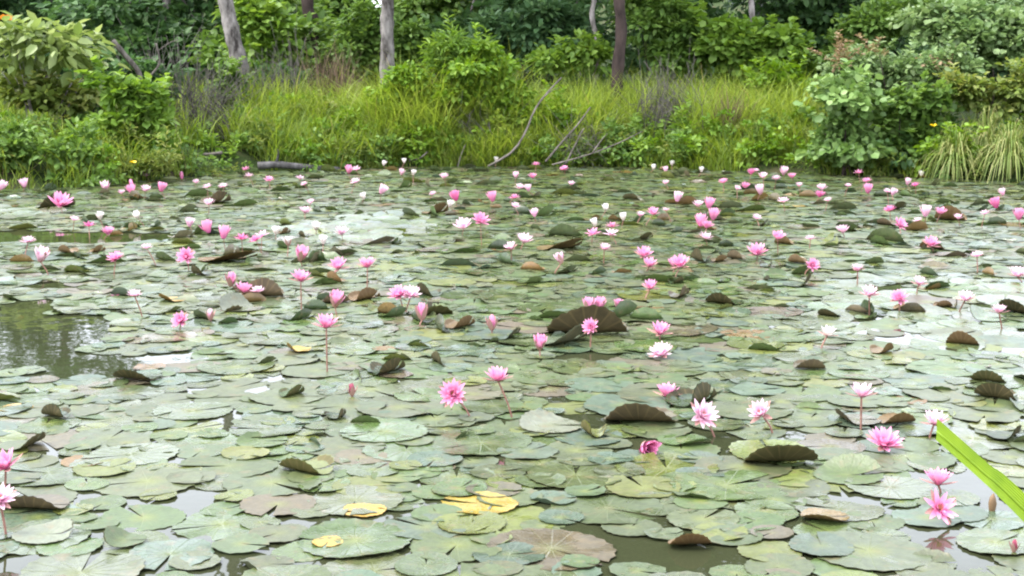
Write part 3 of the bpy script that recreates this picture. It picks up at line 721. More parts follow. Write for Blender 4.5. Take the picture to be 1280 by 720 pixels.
stick('fallen_branch', 'low dead branch lying from water up into the weeds', [(690, 206, 20.6), (720, 198, 20.6), (745, 190, 20.7), (775, 178, 20.8), (803, 164, 20.9)], (.013, .007), forks=[(5, .22, .05, .28, .012)])
stick('dead_branch', 'bleached broken branch leaning past the large-leaved shrub', [(176, 100, 20.3), (172, 88, 20.3), (157, 70, 20.2), (141, 51, 20.1)], (.035, .042))
stick('dead_branch', 'thin bare pale twig standing in the dark brush', [(188, 95, 21), (199, 80, 21), (198, 66, 21), (195, 54, 21)], (.018, .012), forks=[(8, .3, 0, .16, .009), (4, -.25, 0, .05, .01)])
stick('shore_stick', 'pale stick lying on the shore below the twiggy brush', [(240, 192, 20.2), (258, 193, 20.1), (278, 191, 20.1)], (.028, .02))
stick('fallen_log', 'weathered grey log lying at the water line below the grass', [(322, 207, 20.35), (350, 206, 20.4), (385, 209, 20.5), (425, 212, 20.7)], (.055, .04), 'log', 'log', forks=[(3, .05, -.1, .22, .02)])
stick('bank_root', 'short pale root hanging at the waterline below the mound', [(512, 200, 21.2), (524, 198, 21.1), (534, 190, 21.1)], (.02, .01))
stick('bank_root', 'thin upright pale root in the water below the mound', [(572, 210, 21.2), (576, 195, 21.2), (582, 180, 21.3)], (.014, .008))

def twig_brush(label, px, py, rx, ry, Y, n):
    c = at_y(px, py, Y); s = scale_at(Y); g = gz(c.x, Y)
    root = thing('twig_brush', label, 'brush', (c.x, Y, g)); lst = []
    for q in range(n):
        e = np.array([rng.normal() * rx * s * .6, rng.normal() * .35, (c.z - g) + rng.normal() * ry * s * .6]); e[2] = max(.15, e[2])
        st = np.array([e[0] * .5 + rng.normal() * .25, rng.normal() * .3, -.05]); mid = (st + e) * .5 + rng.normal(size=3) * .12
        lst.append((smooth_path([st, mid, e], 5), list(np.linspace(.007, .003, 5))))
        for w in range(3):
            e2 = e + rng.normal(size=3) * .22
            lst.append(([Vector(mid), Vector((mid + e2) * .5 + rng.normal(size=3) * .04), Vector(e2)], [.004, .003, .002]))
    tag(link('twigs', tubes(lst, [G['twig']], 'twigs', 4), root), kind='stuff')
twig_brush('tangled grey dead twigs in the shade before the pale mottled trunk', 240, 105, 55, 45, 21.6, 90)
twig_brush('tangled grey twigs low beside the vine on the mottled trunk', 262, 150, 30, 34, 21.2, 60)
twig_brush('dull grey twigs between mottled trunk and dark crooked trunk', 350, 95, 28, 28, 23.4, 60)
twig_brush('dark dry twigs in the yellow grass past the brown trunk', 832, 122, 26, 30, 21.8, 60)
twig_brush('dry twigs in the hollow under the leaning sticks', 735, 175, 34, 22, 21.5, 50)
twig_brush('dry twigs in the dark hollow of the mound', 595, 165, 34, 26, 22.0, 45)

# ------------------------------------------------------------------ water lilies: flowers
def petal_geo(L, Wd, e0, bend, cup=.35, seg=5):
    """petal from the origin outwards along +x; e0 elevation at base, bend adds along the length"""
    V, t_ = [], []
    x = z = 0.0; prev = 0
    for i in range(seg + 1):
        t = i / seg; e = e0 + bend * t
        if i: x += math.cos(e) * L / seg; z += math.sin(e) * L / seg
        w = Wd * .5 * (math.sin(math.pi * min(1, .12 + .88 * t) ** .85) ** .75 if t < 1 else .0)
        w = max(w, Wd * .04)
        nx, nz_ = -math.sin(e), math.cos(e)
        for s in (-1, 0, 1):
            lift = cup * w * abs(s)
            V.append((x + nx * lift, s * w, z + nz_ * lift)); t_.append(t)
    Q = [(3 * i + k, 3 * i + 3 + k, 3 * i + 4 + k, 3 * i + 1 + k) for i in range(seg) for k in (0, 1)]
    return np.array(V), np.array(Q), np.array(t_)
R_ = math.radians
WH = {'open': [(8, 14, 18, 1.0, 0), (8, 32, 18, .98, .5), (8, 50, 16, .86, 0), (6, 68, 10, .62, .5)],
      'half': [(8, 36, 16, 1.0, 0), (8, 52, 14, .95, .5), (6, 68, 8, .8, 0)],
      'cup': [(7, 52, 26, 1.0, 0), (7, 64, 20, .96, .5), (5, 76, 12, .85, 0)],
      'bud': [(4, 66, 34, 1.0, 0), (4, 72, 28, .98, .5), (3, 80, 16, .9, 0)],
      'star': [(6, 8, 14, 1.0, 0), (6, 34, 10, .92, .5), (4, 62, 8, .7, 0)]}
WID = {'open': .34, 'half': .36, 'cup': .42, 'bud': .40, 'star': .30}
PETAL_MESH, JOIN_MESH = {}, {}
def flower_petals(state, shade, v):
    """list of (petal mesh, yaw, roll) for unit petal length 1"""
    out = []
    r2 = random.Random(hash((state, v)) % 1000 if False else (len(state) * 31 + ord(state[0]) * 7 + v * 13))
    for wi, (k, el, bend, ln, ph) in enumerate(WH[state]):
        key = (state, wi, shade)
        if key not in PETAL_MESH:
            V, Q, t = petal_geo(ln, WID[state], R_(el), R_(bend))
            V[:, 0] += .08
            PETAL_MESH[key] = mesh_np('petal', V, [Q], [PET[shade]], tint=t)
        for q in range(k):
            out.append((PETAL_MESH[key], (q + ph) * 2 * math.pi / k + r2.gauss(0, .07), r2.gauss(0, .10)))
    return out
def joined_flower(state, shade, v):
    key = (state, shade, v)
    if key not in JOIN_MESH:
        VV, QQ, tt, off = [], [], [], 0
        for me, yaw, dip in flower_petals(state, shade, v):
            n_ = len(me.vertices); V = np.zeros(n_ * 3, np.float32); me.vertices.foreach_get('co', V); V = V.reshape(-1, 3)
            t = np.zeros(n_, np.float32); me.attributes['tint'].data.foreach_get('value', t)
            Mx = np.array((Matrix.Rotation(yaw, 3, 'Z') @ Matrix.Rotation(dip, 3, 'Y')))
            VV.append(V @ Mx.T); tt.append(t)
            Q = np.array([list(p.vertices) for p in me.polygons]); QQ.append(Q + off); off += n_
        JOIN_MESH[key] = mesh_np('petals', np.concatenate(VV), [np.concatenate(QQ)], [PET[shade]], tint=np.concatenate(tt))
    return JOIN_MESH[key]
V, Q, t = petal_geo(1.0, .34, R_(4), R_(22)); V[:, 0] += .07; V[:, 2] -= .02
SEPAL = mesh_np('sepal', V, [Q], [G['sepal']], tint=t)
V, Q, t = petal_geo(.95, .36, R_(52), R_(26)); V[:, 0] += .10; V[:, 2] -= .03
SEPAL_UP = mesh_np('sepal', V, [Q], [G['sepal']], tint=t)
lst = []
for q in range(22):
    a_ = q * 2.4; rr = .05 + .20 * (q / 22)
    lst.append(([Vector((rr * .4 * math.cos(a_), rr * .4 * math.sin(a_), .02)), Vector((rr * .8 * math.cos(a_), rr * .8 * math.sin(a_), .22)), Vector((rr * .75 * math.cos(a_ + .2), rr * .75 * math.sin(a_ + .2), .38))], [.022, .02, .008]))
STAMEN = tubes(lst, [G['stamen']], 'stamens', 4, 0)

LAND = [  # landmarks for the labels: x, y, phrase
    (330, 232, 'near the fallen grey log'), (400, 232, 'just off the end of the fallen log'), (700, 214, 'below the leaning dead sticks'), (760, 208, 'below the low dead branch'),
    (560, 222, 'in front of the vine-covered mound'), (620, 240, 'out from the vine-covered mound'), (470, 222, 'in front of the straight pale trunk'),
    (170, 232, 'below the bright leafy shrub'), (30, 232, 'under the low herbs of the pond corner'), (255, 230, 'below the grey twiggy brush'),
    (880, 222, 'in front of the yellow-green grass'), (960, 220, 'in front of the weeds beside the round-leaved bush'), (1070, 226, 'in front of the round-leaved bush'),
    (1140, 226, 'in front of the leafy bush by the drooping tufts'), (1220, 235, 'in front of the drooping grass tufts'), (830, 222, 'out from the shore past the dead sticks'),
    (80, 300, 'beside the narrow strip of open water'), (60, 410, 'by the wide pool of open water'), (270, 290, 'past the end of the open water strip'),
    (450, 285, 'beside the bright glittering pads'), (1130, 380, 'on the white glaring pads'), (740, 415, 'by the large brown mound of curled pads'),
    (905, 322, 'by the row of upright brown pads'), (330, 370, 'by the tall curled brown pad'), (470, 375, 'by the twin curled brown pads'),
    (590, 275, 'in the flat pads out from the mound'), (650, 305, 'in the flat pads off the leaning sticks'), (755, 290, 'among white and pink blooms off the dead branch'),
    (880, 275, 'in the packed cluster of blooms off the yellow grass'), (1160, 272, 'by the brown pads off the drooping tufts'), (1000, 300, 'in the flat pads off the round-leaved bush'),
    (70, 255, 'on a brown pad off the low herbs'), (270, 255, 'by the brown pads off the twiggy brush'), (840, 265, 'in the pads off the yellow-green grass'),
    (1240, 330, 'on pads well out from the drooping tufts'), (985, 255, 'out from the weeds by the round-leaved bush')]
LANDW = [(at_z(a_, b_), p_) for a_, b_, p_ in LAND]
def where(P):
    return min(LANDW, key=lambda q: ((q[0].x - P.x) * 1.0) ** 2 + ((q[0].y - P.y) * .6) ** 2)[1]
SHADE_W = {'pale': 'pale pink', 'mid': 'pink', 'deep': 'deep magenta', 'white': 'white', 'red': 'dark red'}
STATE_W = {'open': 'wide open', 'half': 'half open', 'cup': 'cup shaped', 'bud': 'closed bud', 'star': 'star shaped'}
NEAR_FLOWERS = []
def lily(px, py, w=None, state=None, shade=None, tilt=None, base=None, label=None):
    """px,py: the bloom's centre; base: (px,py) where the stem meets the water"""
    r2 = random.Random(int(px * 7919 + py * 104729))
    state = state or r2.choice(['open', 'half', 'half', 'cup', 'cup', 'star', 'open'])
    shade = shade or r2.choice(['mid', 'mid', 'pale', 'mid', 'pale', 'deep'])
    if base:
        B = at_z(base[0], base[1]); C = at_y(px, py, B.y)
    else:
        h = r2.uniform(.07, .15); C = at_z(px, py, h); B = Vector((C.x + r2.gauss(0, .03), C.y + r2.gauss(0, .03), 0))
    dep = C.y * CP + (EYE - C.z) * SP
    D = (w * dep / F) if w else r2.uniform(.12, .165) * (.7 if state == 'bud' else 1)
    k = {'open': .50, 'half': .58, 'cup': .85, 'bud': 1.25, 'star': .50}[state]       # petal length per bloom width
    L = D * k
    tl = math.radians(tilt if tilt is not None else r2.uniform(0, 25)); ta = r2.uniform(-.7, .7) - math.pi / 2 if tilt else r2.uniform(0, 6.28)
    near = py > 420
    group = 'blooms scattered over the lily pond'
    if not label: label = f"{SHADE_W[shade]} {STATE_W[state]} water lily {where(B)}"
    root = thing('water_lily', label, 'water lily', (B.x, B.y, 0), group)
    off = C - Vector((B.x, B.y, 0)); ax = Vector((math.cos(ta), math.sin(ta), 0))
    tiltM = Matrix.Rotation(tl, 4, Vector((0, 0, 1)).cross(ax)) if tl else Matrix.Identity(4)
    hc = {'open': .22, 'half': .35, 'cup': .42, 'bud': .48, 'star': .2}[state] * L
    seat = off - (tiltM @ Vector((0, 0, hc)))
    M0 = Matrix.Translation(seat) @ tiltM @ Matrix.Rotation(r2.uniform(0, 6.28), 4, 'Z') @ Matrix.Scale(L, 4)
    v = r2.randrange(3)
    if near:
        for me, yaw, dip in flower_petals(state, shade, v):
            o = link('petal', me, root)
            o.matrix_basis = M0 @ Matrix.Rotation(yaw, 4, 'Z') @ Matrix.Rotation(dip, 4, 'Y')
        if state in ('open', 'star', 'half'):
            o = link('stamens', STAMEN, root); o.matrix_basis = M0
    else:
        o = link('petals', joined_flower(state, shade, v), root); o.matrix_basis = M0; tag(o, kind='stuff')
    if py > 300:
        for q in range(4):
            o = link('sepal', SEPAL if state in ('open', 'star', 'half') else SEPAL_UP, root)
            o.matrix_basis = M0 @ Matrix.Rotation(q * math.pi / 2 + .3, 4, 'Z')
    st = smooth_path([Vector((0, 0, -.12)), Vector((0, 0, 0)), seat * .55 + Vector((0, 0, seat.z * .08)), seat + (tiltM @ Vector((0, 0, .004)))], 7)
    sr = .0042 if py > 300 else .0036
    V, Q, T = tube(st, [sr] * 7, 6, 0); link('stem', mesh_np('stem', V, [Q, T], [G['stem']]), root)
    NEAR_FLOWERS.append((B.copy(), px, py))
    return root

# foreground and middle blooms, each with its own description
NB = [
 (566, 492, 40, 'open', 'mid', 62, (588, 522), 'large pink water lily turned sideways with dark centre on a slanting stalk'),
 (622, 469, 36, 'half', 'mid', 0, (640, 522), 'half open pink water lily held high on a thin leaning stalk'),
 (675, 429, 24, 'cup', 'mid', 20, (675, 446), 'tall narrow pink water lily beside the large brown mound of curled pads'),
 (738, 408, 24, 'open', 'mid', 60, (738, 436), 'round pink water lily standing against the large brown curled pad'),
 (825, 412, 30, 'half', 'mid', 15, (825, 426), 'pink water lily directly behind the paler bloom past the brown mound'),
 (826, 440, 34, 'open', 'pale', 25, (828, 449), 'pale pink water lily opening just above the water past the brown mound'),
 (834, 489, 34, 'half', 'mid', 0, (834, 500), 'small half open pink water lily alone behind the curled golden pads'),
 (879, 518, 44, 'open', 'pale', 55, (893, 546), 'palest pink many-petalled water lily in front of the dark curled pad'),
 (809, 561, 36, 'cup', 'deep', 78, (806, 566), 'deep magenta closed water lily lying flat on a brown pad'),
 (950, 514, 34, 'half', 'pale', 45, (966, 542), 'pale pink water lily seen side-on with bent reddish stalk'),
 (1077, 489, 36, 'half', 'pale', 0, (1076, 538), 'upright pale pink water lily on a tall straight reddish stalk'),
 (1106, 552, 50, 'open', 'mid', 22, (1106, 566), 'largest bright pink water lily with crowded petals resting on a pad'),
 (1168, 524, 34, 'half', 'pale', 10, (1162, 548), 'pale pink water lily just behind the tip of the lime grass blade'),
 (1173, 598, 40, 'half', 'mid', 0, (1176, 618), 'half open pink water lily directly behind the star shaped one'),
 (1175, 634, 48, 'star', 'mid', 55, (1190, 656), 'star shaped pink water lily with spread separate petals by the open water'),
 (4, 578, 44, 'half', 'mid', 25, (6, 625), 'pink water lily standing over the folded pads at the pool edge, upper bloom'),
 (0, 622, 46, 'open', 'pale', 30, (8, 672), 'pale pink water lily on dark stalks beside folded pads at the pool edge'),
 (440, 487, 13, 'bud', 'red', 0, (440, 497), 'tiny dark red water lily bud among flat pads'),
 (1268, 682, 13, 'bud', 'red', 0, (1266, 694), 'small dark red water lily bud beside the open water patch'),
 (615, 403, 16, 'bud', 'mid', 0, (615, 418), 'tall closed pink water lily bud standing alone among flat pads'),
 (408, 403, 34, 'half', 'mid', 5, (409, 466), 'half open pink water lily on the longest thin stalk over pads'),
 (225, 400, 26, 'open', 'mid', 55, (225, 413), 'round pink water lily facing the pond with dark centre past the open pool'),
 (263, 393, 12, 'bud', 'pale', 0, (264, 404), 'small pale water lily bud beside two upright pale pads'),
 (420, 375, 26, 'cup', 'mid', 20, (421, 396), 'pink water lily cup backed by a dark curled pad'),
 (498, 367, 30, 'open', 'mid', 30, (505, 392), 'pink water lily in a touching pair, the one by the curled pads'),
 (514, 367, 28, 'open', 'pale', 25, (507, 392), 'paler pink water lily of the touching pair beside the curled pads'),
 (376, 346, 28, 'half', 'mid', 10, (377, 392), 'pink water lily on a tall stalk beside the tall curled brown pad'),
 (459, 329, 26, 'half', 'mid', 5, (459, 362), 'pink water lily on a pinkish stalk behind the twin curled pads'),
 (423, 331, 26, 'half', 'mid', 25, None, None), (736, 381, 22, 'cup', 'mid', 0, (737, 398), 'pink water lily of a close pair behind the brown mound'),
 (750, 380, 20, 'cup', 'mid', 10, (748, 396), 'smaller pink water lily of the close pair behind the brown mound'),
 (773, 380, 15, 'cup', 'mid', 0, (773, 394), 'little pink water lily cup beside the close pair behind the mound'),
 (813, 357, 22, 'half', 'mid', 20, None, None), (850, 328, 28, 'half', 'mid', 20, None, None), (843, 330, 18, 'cup', 'mid', 20, None, None),
 (1087, 365, 24, 'half', 'pale', 20, None, None), (1124, 372, 26, 'open', 'mid', 40, None, None), (1207, 371, 24, 'half', 'pale', 10, None, None), (1249, 387, 22, 'half', 'pale', 0, None, None),
 (1149, 352, 20, 'half', 'pale', 20, None, None), (1035, 415, 24, 'half', 'white', 10, None, None), (1272, 341, 24, 'half', 'pale', 10, None, None), (232, 320, 26, 'open', 'mid', 55, None, None),
 (601, 275, 26, 'open', 'mid', 35, (602, 308), 'pink water lily on a dark tall stalk out from the vine-covered mound'), (579, 281, 26, 'half', 'pale', 20, None, None),
 (1016, 331, 20, 'open', 'mid', 60, None, None), (946, 313, 28, 'half', 'mid', 15, None, None), (973, 295, 22, 'half', 'mid', 15, None, None), (1125, 280, 22, 'open', 'mid', 50, None, None),
 (76, 252, 34, 'half', 'mid', 25, None, None), (655, 299, 24, 'half', 'pale', 15, None, None), (638, 308, 18, 'half', 'pale', 20, None, None), (805, 316, 24, 'half', 'mid', 20, None, None), (812, 329, 22, 'half', 'mid', 15, None, None)]
for px, py, w, s_, sh, tl, bs, lb in NB:
    lily(px, py, w, s_, sh, tl, bs, lb)
FAR = '''3,232 30,229 131,233 164,229b 164,237 182,219 182,236 202,234 152,240p 227,219b 245,227p 259,233 279,233 302,202 307,211 311,219 335,203 336,224 375,222 380,230p 261,253
388,252p 381,263 111,281 135,289 35,301 52,319 144,322 259,284 280,291 183,309p 237,278p 302,297 319,299 327,293 377,318 289,349b 305,361 322,363p 360,302w 168,368p 427,289
125,270w 171,269w 436,212 445,211 444,227 480,204w 478,237 555,220 569,245 615,246 650,234 643,246 644,257p 660,235p 666,220 670,205 686,198 705,211 745,195 761,193w
817,209w 832,212p 840,204w 832,228p 847,246 832,262p 817,265 801,268p 779,271w 757,260w 743,278w 741,291 765,282 764,291 756,309p 645,219p 620,199w 648,200w 700,323p 527,389b 541,242p 563,255w 502,215p 517,216w
505,201w 454,245w 714,229p 668,266p 877,212w 904,227 939,215 945,213p 954,220 970,223 980,214 990,220 932,232 922,235p 950,237 999,231p 1027,234 1025,243 1035,250p 1073,215 1083,226 1085,236 1060,232p 1117,204w
1117,240p 1109,239p 1135,227p 1144,231 1152,217w 1199,210w 979,251 873,255 887,254 892,268 876,276 884,281 882,296 1013,298p 1053,287 1112,262 1157,264 1176,264 1147,275p 1198,271p 1164,303 1231,266p 1244,254 1253,240p 1274,268
1072,335p 946,272p 1221,319p 93,274p 345,288w 404,300w 395,283w'''.split()
for e in FAR:
    cde = e[-1] if e[-1] in 'bpw' else ''
    x_, y_ = [float(q) for q in e.rstrip('bpw').split(',')]
    sc_ = (y_ - 80) / EYE
    if cde == 'b': lily(x_, y_, .085 * sc_, 'bud', 'mid')
    elif cde == 'p': lily(x_, y_, .11 * sc_, None, 'pale')
    elif cde == 'w': lily(x_, y_, .10 * sc_, 'cup', 'white')
    else: lily(x_, y_, .15 * sc_)
# brown seed head in the open water
B = at_z(1240, 640); root = thing('seed_head', 'brown pointed seed head standing in the open water by the blade', 'seed head', (B.x, B.y, 0))
V, Q, T = tube([(0, 0, -.03), (0, 0, .01), (0, 0, .03), (0, 0, .05), (.002, 0, .065)], [.005, .011, .014, .010, .002], 8, .05)
link('pod', mesh_np('pod', V, [Q, T], [G['seed']]), root)
V, Q, T = tube([(0, 0, -.2), (0, 0, -.1), (0, 0, 0)], [.004] * 3, 6, 0); link('stem', mesh_np('stem', V, [Q, T], [G['stem']]), root)

# ------------------------------------------------------------------ lily pads
def pad_geo(r, seg, rings, r3, curl=None, wav=.012, tint=(.08, .11, .05), heart=1.0, thick=False, tilt=(0, 0), z=0.0, yaw=0.0, rim=.006):
    """local pad; curl: list of (axis angle, chord fraction, total bend rad)"""
    notch = r3.uniform(.10, .30); per = r3.uniform(0, 6.28); k1 = r3.choice([2, 3, 4]); k2 = r3.choice([5, 6, 7])
    elong = r3.uniform(.9, 1.0)
    th = np.linspace(notch * .5, 2 * math.pi - notch * .5, seg + 1)
    rr = np.linspace(0, 1, rings + 1)[1:] ** .8
    edge = 1 + (.022 if seg > 24 else .015) * np.where(np.arange(seg + 1) % 2 == 0, 1, -1) + .03 * np.sin(k1 * th + per)
    X = [np.zeros(1)]; Y = [np.zeros(1)]
    for q in rr:
        e = 1 + (edge - 1) * q ** 3
        X.append(q * e * np.cos(th)); Y.append(q * e * np.sin(th) * elong)
    X = np.concatenate(X); Y = np.concatenate(Y); R2 = np.sqrt(X * X + Y * Y); A = np.arctan2(Y, X)
    Z = wav * R2 ** 2 * np.sin(k1 * A + per) * (r / .15) + .35 * wav * R2 ** 3 * np.sin(k2 * A - per) + rim * np.clip(R2 - .8, 0, 1) / .2 * r3.uniform(.2, 1.4)
    disc = np.stack([X, Y, np.full_like(X, r3.uniform(0, 60))], 1)
    x, y = X * r, Y * r
    for (ax, ch, bend) in curl or []:
        ca, sa = math.cos(ax), math.sin(ax)
        u = x * ca + y * sa; v = -x * sa + y * ca
        c = ch * r; span = (1 - ch) * r
        s = np.clip(u - c, 0, None); kk = bend / (span * .45); s1 = np.minimum(s, span * .45)
        ph = s1 * kk                                       # a tight fold, then the flap stands straight
        zz = np.where(s > 0, (1 - np.cos(ph)) / kk + (s - s1) * np.sin(ph), 0); un = np.where(s > 0, c + np.sin(ph) / kk + (s - s1) * np.cos(ph), u)
        u2 = un - np.sin(ph) * Z * (s > 0); Z = zz + Z * np.cos(ph)
        x = u2 * ca - v * sa; y = u2 * sa + v * ca
    V = np.stack([x, y, Z], 1)
    # fans and rings (no wrap: the notch stays open)
    n1 = seg + 1
    T = np.array([(0, 1 + i, 2 + i) for i in range(seg)])
    Q = [np.array([(1 + (k) * n1 + i, 1 + (k + 1) * n1 + i, 1 + (k + 1) * n1 + i + 1, 1 + k * n1 + i + 1) for i in range(seg)]) for k in range(rings - 1)]
    Q = np.concatenate(Q) if Q else np.zeros((0, 4), int)
    col = np.tile(np.array([*tint, heart]), (len(V), 1))
    mi = np.zeros(len(T) + len(Q), int)
    if thick:
        nv = len(V); V2 = V.copy()
        # offset under side along approximate normal
        V2[:, 2] -= .002
        if curl:
            V2[:, :2] += np.sign(V2[:, 2:3]) * 0 + np.array([math.cos(curl[0][0]), math.sin(curl[0][0])]) * .0035 * (V[:, 2:3] > .012)
        V = np.concatenate([V, V2]); disc = np.concatenate([disc, disc]); col = np.concatenate([col, col])
        T2 = T[:, ::-1] + nv; Q2 = Q[:, ::-1] + nv
        mi = np.concatenate([np.zeros(len(T)), np.ones(len(T2)), np.zeros(len(Q)), np.ones(len(Q2))]).astype(int)
        T = np.concatenate([T, T2]); Q = np.concatenate([Q, Q2])
    Mx = Matrix.Rotation(tilt[0], 3, 'X') @ Matrix.Rotation(tilt[1], 3, 'Y') @ Matrix.Rotation(yaw, 3, 'Z')
    V = V @ np.array(Mx).T
    V[:, 2] += z
    return V, T, Q, disc, col, mi

TINTS = {'grey-green': (.072, .090, .038), 'green': (.066, .098, .030), 'yellow-green': (.105, .122, .028), 'mauve-brown': (.098, .084, .050),
         'blue-green': (.066, .096, .058), 'yellow': (.30, .20, .035), 'golden brown': (.14, .088, .030), 'dark green': (.032, .052, .018), 'pale grey-green': (.13, .15, .10)}
def pick_tint(r3, P):
    u = r3.random()
    if u < .42: return 'grey-green'
    if u < .70: return 'green'
    if u < .80: return 'yellow-green'
    if u < .94: return 'blue-green'
    if u < .995: return 'mauve-brown'
    return 'golden brown'
def jit(c, r3, a_=.16):
    f = 1 + r3.uniform(-a_, a_); return tuple(min(.9, x * f * (1 + r3.uniform(-.06, .06))) for x in c)

# open water: ellipses (px, py, rx, ry) on the photo's pond, kept as world ellipses
OPEN_PX = [(45, 425, 85, 34), (110, 458, 62, 16), (10, 395, 45, 20), (110, 297, 115, 7), (10, 296, 60, 8), (215, 448, 45, 5), (60, 358, 36, 4), (270, 524, 32, 6), (395, 620, 26, 7),
           (1225, 600, 34, 24), (1180, 690, 16, 14), (1215, 660, 18, 12), (110, 668, 20, 10), (40, 690, 12, 8), (10, 655, 14, 14), (480, 645, 34, 6), (440, 660, 14, 8), (520, 690, 12, 10), (822, 690, 26, 12), (720, 525, 45, 9), (900, 545, 30, 10),
           (735, 447, 40, 5), (200, 655, 16, 6), (175, 705, 20, 8), (1010, 700, 16, 6), (660, 520, 14, 6), (300, 403, 25, 3), (630, 545, 14, 5), (355, 470, 16, 7), (130, 560, 12, 4), (1060, 535, 30, 6), (980, 540, 20, 6)]
OPEN_W = []
for px, py, rx, ry in OPEN_PX:
    c = at_z(px, py); rxw = rx * (c.y * CP + EYE * SP) / F; ryw = abs(at_z(px, py - ry).y - at_z(px, py + ry).y) / 2
    OPEN_W.append((c.x, c.y, rxw, ryw))
def in_open(x, y, m_=0.0):
    for cx, cy, a_, b_ in OPEN_W:
        if ((x - cx) / (a_ + m_)) ** 2 + ((y - cy) / (b_ + m_)) ** 2 < 1: return True
    return False
THIN_W = []                                   # where the leaf carpet is thin and the water shines between the pads
for px, py, rx, ry in [(1150, 395, 130, 42), (1240, 365, 60, 22), (1080, 350, 50, 16), (440, 288, 95, 15), (500, 272, 60, 8), (30, 262, 60, 9), (655, 357, 22, 4), (1265, 430, 40, 20)]:
    c = at_z(px, py); THIN_W.append((c.x, c.y, rx * (c.y * CP + EYE * SP) / F, abs(at_z(px, py - ry).y - at_z(px, py + ry).y) / 2))
def sparse(x, y): return any(((x - cx) / a_) ** 2 + ((y - cy) / b_) ** 2 < 1 for cx, cy, a_, b_ in THIN_W)
r3 = random.Random(11)
CELL = .36; grid = {}
pads = []
def near_ok(x, y, r, f):
    ci, cj = int(math.floor(x / CELL)), int(math.floor(y / CELL))
    for i in (-1, 0, 1):
        for j in (-1, 0, 1):
            for q in grid.get((ci + i, cj + j), ()):
                X2, Y2, R2 = pads[q]
                if (X2 - x) ** 2 + (Y2 - y) ** 2 < (f * (r + R2)) ** 2: return False
    return True
def add_pad(x, y, r):
    pads.append((x, y, r)); grid.setdefault((int(math.floor(x / CELL)), int(math.floor(y / CELL))), []).append(len(pads) - 1)
for passno, (tries, rlo, rhi, f) in enumerate([(26000, .135, .205, .66), (30000, .09, .15, .55), (34000, .06, .11, .50), (30000, .07, .12, .44), (9000, .06, .11, .42)]):
    for _ in range(tries):
        y = 3.1 + (22.5 - 3.1) * math.sqrt(r3.random()); hw = .37 * y + 2.4
        x = r3.uniform(-hw, hw)
        if y > float(shore(x)) - .08: continue
        r = r3.uniform(rlo, rhi)
        if in_open(x, y, r * (.55 if y > 7.5 else .3)): continue
        if (passno in (2, 3) and r3.random() < .2) or (passno == 4 and y > 8.5): continue
        if sparse(x, y) and (passno > 2 or r3.random() < .6): continue
        if near_ok(x, y, r, f): add_pad(x, y, r)

